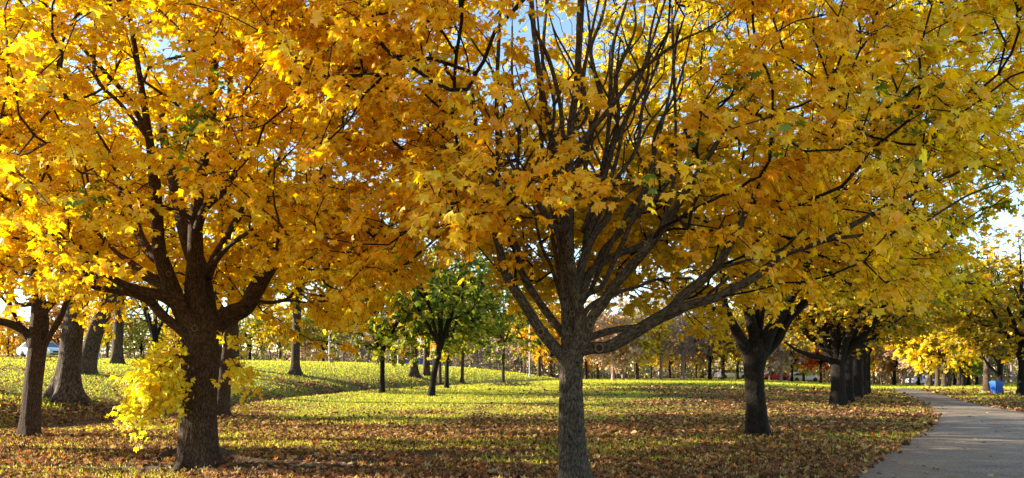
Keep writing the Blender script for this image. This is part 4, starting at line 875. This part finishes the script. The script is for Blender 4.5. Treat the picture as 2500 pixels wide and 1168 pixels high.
scar(1463, 850, 10, d-.35, LC[4]); scar(1320, 811, 8, d-.36, LC[9]); scar(1397, 766, 6.5, d-.22, LC[0]); scar(1639, 763, 4.5, d-.76, LC[4]); scar(1441, 795, 7, d-.42, LC[3])
d = TL[1]; scar(475, 802, 7, d-.47, LL[0]); scar(412, 669, 6, d-.62, LL[0])
# white sedan and other cars
def paint(name, c):
    m_ = plain(name, c, .28, 0, .5); m_.node_tree.nodes['Principled BSDF'].inputs['Coat Weight'].default_value = .6; return m_
M_GLASS = plain('car_glass', (.05, .065, .08), .08, 0, .9); M_TYRE = plain('tyre', (.02, .02, .02), .8); M_RIM = plain('rim', (.5, .5, .52), .3, 1); M_BLK = plain('black_trim', (.015, .015, .017), .45); M_HEAD = plain('headlight', (.35, .38, .42), .1, 0, .8)
def car(label, body_col, loc, rz, suv=0.0, cat='car', name='parked_car'):
    root = thing(name, label, cat, (0, 0, 0), 'cars beyond the park lawn'); P_ = paint('paint_'+name+str(len(bpy.data.materials)), body_col)
    L, Wd, Hh = 4.6, 1.8, 1.45+.25*suv
    # lower body: stations along x, each with a half section
    st = [(-2.30, .42, .80, .72), (-2.22, .30, .92, .84), (-1.7, .25, .98, .90), (-.9, .24, .96, .90), (0, .24, .95, .90), (.9, .24, .93, .90), (1.5, .25, .88, .89), (2.0, .27, .78, .84), (2.22, .32, .70, .74), (2.30, .42, .60, .60)]
    V, rows = [], []
    for x, zb, zt, hw in st:
        sec = [(-hw*.92, zb), (-hw, zb+.12), (-hw, zb+(zt-zb)*.55), (-hw*.95, zt-.05), (-hw*.80, zt), (0, zt+.03), (hw*.80, zt), (hw*.95, zt-.05), (hw, zb+(zt-zb)*.55), (hw, zb+.12), (hw*.92, zb)]
        rows.append(len(V)); V += [(x, a_, b_) for a_, b_ in sec]
    Fq = []; m_ = 11
    for i in range(len(st)-1):
        for j in range(m_): Fq.append([i*m_+j, (i+1)*m_+j, (i+1)*m_+(j+1) % m_, i*m_+(j+1) % m_])
    e1 = [A([[0, 1, 2, 3, 4, 5, 6, 7, 8, 9, 10][::1]]), A([[(len(st)-1)*m_+j for j in range(m_)][::-1]])]
    V = A(V)
    body = mesh_np('body', V, [A(Fq)]+e1, P_, smooth=True, parent=root)
    # cabin: roof, pillars in paint; glass as its own parts slightly inset
    xr = [(-1.95, .96), (-1.25, Hh-.06), (-.2, Hh), (.45, Hh-.05), (1.25, .92)]
    top = []; 
    def sec(x, z): 
        t_ = (z-.92)/(Hh-.92); hw = .86-.20*t_; return [(x, -hw, z), (x, -hw*.6, z+.02), (x, hw*.6, z+.02), (x, hw, z)]
    Vr = [q for x, z in xr[1:4] for q in sec(x, z)]+[q[:2]+(q[2]-.05,) for x, z in xr[1:4] for q in sec(x, z)]
    Fr = []
    for i in range(2):
        for j in range(3):
            Fr.append([i*4+j, (i+1)*4+j, (i+1)*4+j+1, i*4+j+1]); Fr.append([12+i*4+j, 12+i*4+j+1, 12+(i+1)*4+j+1, 12+(i+1)*4+j])
        for j in (0, 3): Fr.append([i*4+j, 12+i*4+j, 12+(i+1)*4+j, (i+1)*4+j])
    for i in (0, 2):
        for j in range(3): Fr.append([i*4+j, i*4+j+1, 12+i*4+j+1, 12+i*4+j])
    mesh_np('roof', A(Vr, ), A(Fr), P_, smooth=False, parent=root)
    hwt = .66; hwb = .85; zt = Hh-.05
    def quad(nm, a_, mt, th=.02):
        a_ = A(a_, float); nn = unit(np.cross(a_[1]-a_[0], a_[2]-a_[0])); v_ = np.vstack([a_, a_-nn*th]); f_ = A([[0, 1, 2, 3], [7, 6, 5, 4], [0, 4, 5, 1], [1, 5, 6, 2], [2, 6, 7, 3], [3, 7, 4, 0]])
        return mesh_np(nm, v_, f_, mt, parent=root)
    quad('windshield', [(1.25, -hwb*.92, .93), (1.25, hwb*.92, .93), (.45, hwt*.97, zt-.03), (.45, -hwt*.97, zt-.03)], M_GLASS)
    quad('rear_window', [(-1.95, hwb*.9, .97), (-1.95, -hwb*.9, .97), (-1.25, -hwt*.97, zt-.03), (-1.25, hwt*.97, zt-.03)], M_GLASS)
    for s_ in (-1, 1):
        for nm, x0, x1, x2, x3 in (('side_window', -1.75, -.45, -.45, -1.2), ('side_window', -.38, 1.08, .40, -.38)):
            pts = [(x0, s_*hwb, .95), (x1, s_*hwb, .93), (x2, s_*(hwt+.01), zt-.03), (x3, s_*(hwt+.01), zt-.03)]
            quad(nm, pts if s_ < 0 else pts[::-1], M_GLASS)
        for xp, xq in ((-.44, -.39), (1.10, .43), (-1.80, -1.22)):
            quad('pillar', [(xp-.03, s_*(hwb+.005), .92), (xp+.05, s_*(hwb+.005), .92), (xq+.05, s_*(hwt+.015), zt), (xq-.03, s_*(hwt+.015), zt)][::(1 if s_ < 0 else -1)], P_, .03)
        v_, f_ = box((.78, s_*.97, .98), (.16, .16, .11)); mesh_np('mirror', v_, f_, P_, parent=root)
        v_, f_ = box((2.16, s_*.60, .63), (.24, .32, .10)); mesh_np('headlight', v_, f_, M_HEAD, parent=root)
        v_, f_ = box((-2.24, s_*.62, .78), (.12, .34, .13)); mesh_np('tail_light', v_, f_, plain('tail_red', (.4, .01, .01), .3) if 'tail_red' not in bpy.data.materials else bpy.data.materials['tail_red'], parent=root)
        for x in (-1.38, 1.42):
            yv = s_*.80; V1, f1, B1 = tube(A([(x, yv-s_*.11, .33), (x, yv-s_*.05, .33), (x, yv+s_*.09, .33), (x, yv+s_*.115, .33)]), A([.30, .33, .33, .30]), 20, True)
            wh = mesh_np('wheel', V1, f1, M_TYRE, smooth=False, parent=root)
            V1, f1, B1 = tube(A([(x, yv+s_*.10, .33), (x, yv+s_*.135, .33)]), A([.21, .20]), 16, True); rm = mesh_np('rim', V1, f1, M_RIM); rm.parent = wh
    v_, f_ = box((2.285, 0, .52), (.06, 1.0, .16)); mesh_np('grille', v_, f_, M_BLK, parent=root)
    v_, f_ = box((2.27, 0, .33), (.10, 1.35, .11)); mesh_np('lower_grille', v_, f_, M_BLK, parent=root)
    root.location = loc; root.rotation_euler = (0, 0, rz); return root
def at(px, dd, dz=0.0):
    x = (px-1250)/F*dd; return (x, dd, float(H(x, dd))+dz)
car('white sedan parked on the hill behind the slim brown maple, nose right', (.75, .77, .80), at(103, 66, .06), math.radians(-28))
car('small blue car far behind the stout old trunks', (.02, .08, .35), at(1026, 103, .03), math.radians(5))
car('far white car left of the dark forked trunk', (.75, .75, .75), at(1786, 110, .03), math.radians(8))
car('far red car right of the dark forked trunk', (.5, .03, .03), at(1886, 111, .03), math.radians(186))
car('far white car right beside the red car', (.75, .75, .75), at(1960, 111, .03), math.radians(8))
car('pale car far behind the trunks where the bright grove begins', (.6, .58, .62), at(2250, 118, .03), math.radians(10))
# blue bin
M_BLUE = plain('blue_plastic', (.006, .10, .50), .5, 0, .5, noise=.08, scale=5); bl = at(2433, 47.5)
bn = thing('blue_bin', 'tall bright blue wheeled bin between two maples right of the path', 'bin', (0, 0, 0))
def frust(c, a, b, z0, z1):
    v = A([[x*a[0], y*a[1], z0] for x, y in ((-1, -1), (1, -1), (1, 1), (-1, 1))]+[[x*b[0], y*b[1], z1] for x, y in ((-1, -1), (1, -1), (1, 1), (-1, 1))])*A([.5, .5, 1])+A([c[0], c[1], 0])
    return v, A([[3, 2, 1, 0], [4, 5, 6, 7], [0, 1, 5, 4], [1, 2, 6, 5], [2, 3, 7, 6], [3, 0, 4, 7]])
v, f = frust((0, 0), (.66, .55), (.86, .75), .10, .80); mesh_np('body', v, f, M_BLUE, parent=bn)
v, f = frust((0, 0), (.94, .83), (.94, .83), .80, .85); mesh_np('rim', v, f, M_BLUE, parent=bn)
v, f = frust((0, 0), (.92, .80), (.80, .60), .852, .95); lid = mesh_np('lid', v, f, M_BLUE, parent=bn)
v, f = box((0, .44, .90), (.7, .05, .05)); mesh_np('handle', v, f, M_BLUE, parent=lid)
for x in (-.22, 0, .22):
    v, f = box((x, -.345, .45), (.05, .06, .58)); mesh_np('rib', v, f, M_BLUE, parent=bn)
for x in (-.36, .36):
    V1, f1, B1 = tube(A([(x-.04, .2, .11), (x+.04, .2, .11)]), A([.11, .11]), 14, True); mesh_np('wheel', V1, f1, M_TYRE, parent=bn)
bn.location = bl; bn.rotation_euler = (0, 0, .15); bn.scale = (.66, .66, .86)
# lamp posts
M_POLE = plain('grey_metal', (.34, .36, .36), .5, .2, .5); M_LAMP = plain('lamp_glass', (.7, .7, .66), .3)
def lamp(label, px, dd, h=7.5, r=.07):
    b = at(px, dd); o = thing('lamp_post', label, 'lamp post', b, 'park lamp posts')
    V, f, B = tube(A([(0, 0, -.1), (0, 0, .5), (0, 0, h*.5), (0, 0, h)])+A(b), A([r*1.25, r*1.1, r, r*.7]), 10, True); mesh_np('pole', V, f, M_POLE, smooth=True, parent=o)
    V, f, B = tube(A([(0, 0, -.05), (0, 0, .18), (0, 0, .30)])+A(b), A([r*2.4, r*2.3, r*1.3]), 10, True); mesh_np('base', V, f, M_POLE, parent=o)
    V, f, B = tube(A([(0, 0, h-.05), (.4, 0, h+.22), (.9, 0, h+.25)])+A(b), A([r*.6, r*.5, r*.5]), 8, True); mesh_np('arm', V, f, M_POLE, smooth=True, parent=o)
    v, f = box((b[0]+1.1, b[1], b[2]+h+.22), (.6, .28, .12)); hd = mesh_np('lamp_head', v, f, M_POLE, parent=o)
    v, f = box((b[0]+1.1, b[1], b[2]+h+.145), (.48, .2, .03)); mesh_np('lens', v, f, M_LAMP, parent=hd)
lamp('grey lamp post on the hill between the leaning trunk and the next old tree', 242, 62); lamp('grey lamp post left of the pale stout old trunk', 972, 92); lamp('white lamp post just left of the smooth grey trunk', 1293, 84, r=.06)
lamp('thin lamp post at far centre-left below hanging leaves', 804, 92, r=.08); lamp('thin far lamp post behind the slim green maples', 1106, 98, r=.06)
# signs
M_WH = plain('sign_white', (.72, .72, .70), .5); M_GS = plain('sign_green', (.03, .16, .12), .5)
def sign(label, px, dd, h, wd, ht, mt, rnd=False, group='signs by the far road'):
    b = at(px, dd); o = thing('road_sign', label, 'sign', b, group)
    V, f, B = tube(A([(0, 0, -.1), (0, 0, h)])+A(b), A([.045, .045]), 8, True); mesh_np('post', V, f, M_POLE, parent=o)
    if rnd:
        V, f, B = tube(A([(0, -.05, h-.2), (0, -.09, h-.2)])+A(b), A([wd/2, wd/2]), 28, True); V2 = V; mesh_np('panel', V, f, mt, parent=o)
    else:
        v, f = box((b[0], b[1]-.07, b[2]+h-ht/2), (wd, .03, ht)); mesh_np('panel', v, f, mt, parent=o)
sign('small white square sign, left one of the pair right of the smooth grey trunk', 1472, 98, 2.1, .55, .6, M_WH); sign('small white square sign, right one of the pair', 1487, 98, 1.6, .6, .7, M_WH)
sign('round white sign on a post in front of the far pale yellow tree', 1575, 92, 2.8, 1.2, 1.2, M_WH, True); sign('small teal sign low beside the round white one', 1582, 91, 1.3, .45, .5, M_GS)
# rail fence far centre
fb = thing('rail_fence', 'low grey rail fence on the centre skyline', 'fence', at(1150, 106))
for k, px in enumerate(range(1080, 1230, 14)):
    b = at(px, 106); v, f = box((b[0], b[1], b[2]+.5), (.08, .08, 1.0)); mesh_np('post', v, f, M_POLE, parent=fb)
for hz in (.45, .9):
    a = A([at(q, 106, hz) for q in (1078, 1130, 1180, 1228)]); V, f, B = tube(a, np.full(4, .04), 6, True); mesh_np('rail', V, f, M_POLE, parent=fb)
# fallen brush under the maple left of the middle
b = G(1250, 944); rngb = np.random.RandomState(9); n = 160
a = b+rngb.randn(n, 3)*A([.9, .5, .06])+A([0, 0, .12]); e = a+rngb.randn(n, 3)*A([.35, .25, .18])+A([0, 0, .12])
V, Fc, B = prisms(a, e, np.full(n, .016), np.full(n, .008), 4); o = mesh_np('brush_pile', V, Fc, B_OLD, attr={'bark': B}, kind='stuff'); tag(o, 'heap of fallen twigs on the lawn below a green maple', 'brush')
for i, (px, py) in enumerate([(500, 1136), (735, 1140), (820, 1075), (890, 1070)]):
    b = G(px, py); q = A([b+A([k*.09, .05*math.sin(k*1.7+i), .03+.015*math.sin(k*2.1)]) for k in range(-2, 4)])
    V, f, B = tube(q, np.linspace(.016, .006, len(q)), 6, True, .2, i); o = mesh_np('fallen_twig', V, f, B_PALE, attr={'bark': B})
    tag(o, ['pale stick at the foot of the thick brown trunk', 'pale curved twig on bare soil right of the roots', 'bleached twig in the leaf litter, left one of two mid lawn', 'bleached twig in the leaf litter, right one of two mid lawn'][i], 'twig')
# walking person far down the path
M_CLO = plain('dark_clothes', (.02, .02, .025), .9); M_SK = plain('skin', (.45, .28, .2), .6)
b = A(at(2158, 150)); root = thing('person', 'tiny person in dark clothes walking at the far end of the path', 'person', tuple(b))
vs = [(0, 0, .95), (0, 0, 1.2), (0, 0, 1.42), (0, 0, 1.52), (0, 0, 1.66), (.10, 0, .9), (.12, -.16, .5), (.12, -.10, .06), (.12, -.24, .03), (-.10, 0, .9), (-.12, .14, .5), (-.12, .32, .12), (-.12, .22, .05), (.20, 0, 1.4), (.25, .10, 1.12), (.24, -.02, .88), (-.20, 0, 1.4), (-.25, -.10, 1.12), (-.24, -.25, .92)]
es = [(0, 1), (1, 2), (2, 3), (3, 4), (0, 5), (5, 6), (6, 7), (7, 8), (0, 9), (9, 10), (10, 11), (11, 12), (2, 13), (13, 14), (14, 15), (2, 16), (16, 17), (17, 18)]
rs = [.15, .14, .15, .06, .10, .10, .07, .05, .04, .10, .07, .05, .04, .07, .05, .035, .07, .05, .035]
me = bpy.data.meshes.new('body'); me.from_pydata(vs, es, []); o = bpy.data.objects.new('body', me); COL.objects.link(o); o.parent = root
sk = o.modifiers.new('skin', 'SKIN'); o.modifiers.new('sub', 'SUBSURF').levels = 1
for v_, r_2 in zip(me.skin_vertices[0].data, rs): v_.radius = (r_2, r_2)
me.skin_vertices[0].data[0].use_root = True; me.materials.append(M_CLO)
th = np.linspace(0, np.pi, 8); q = np.stack([0*th, 0*th, -np.cos(th)*.12+1.64], 1); V, f, B = tube(q, np.maximum(np.sin(th)*.095, .004), 12, True); hd = mesh_np('head', V, f, M_SK, smooth=True); hd.parent = root
print('tris', sum(sum(len(p_.vertices)-2 for p_ in []) for m_ in []) or sum(len(m_.loops)-2*len(m_.polygons) for m_ in bpy.data.meshes))
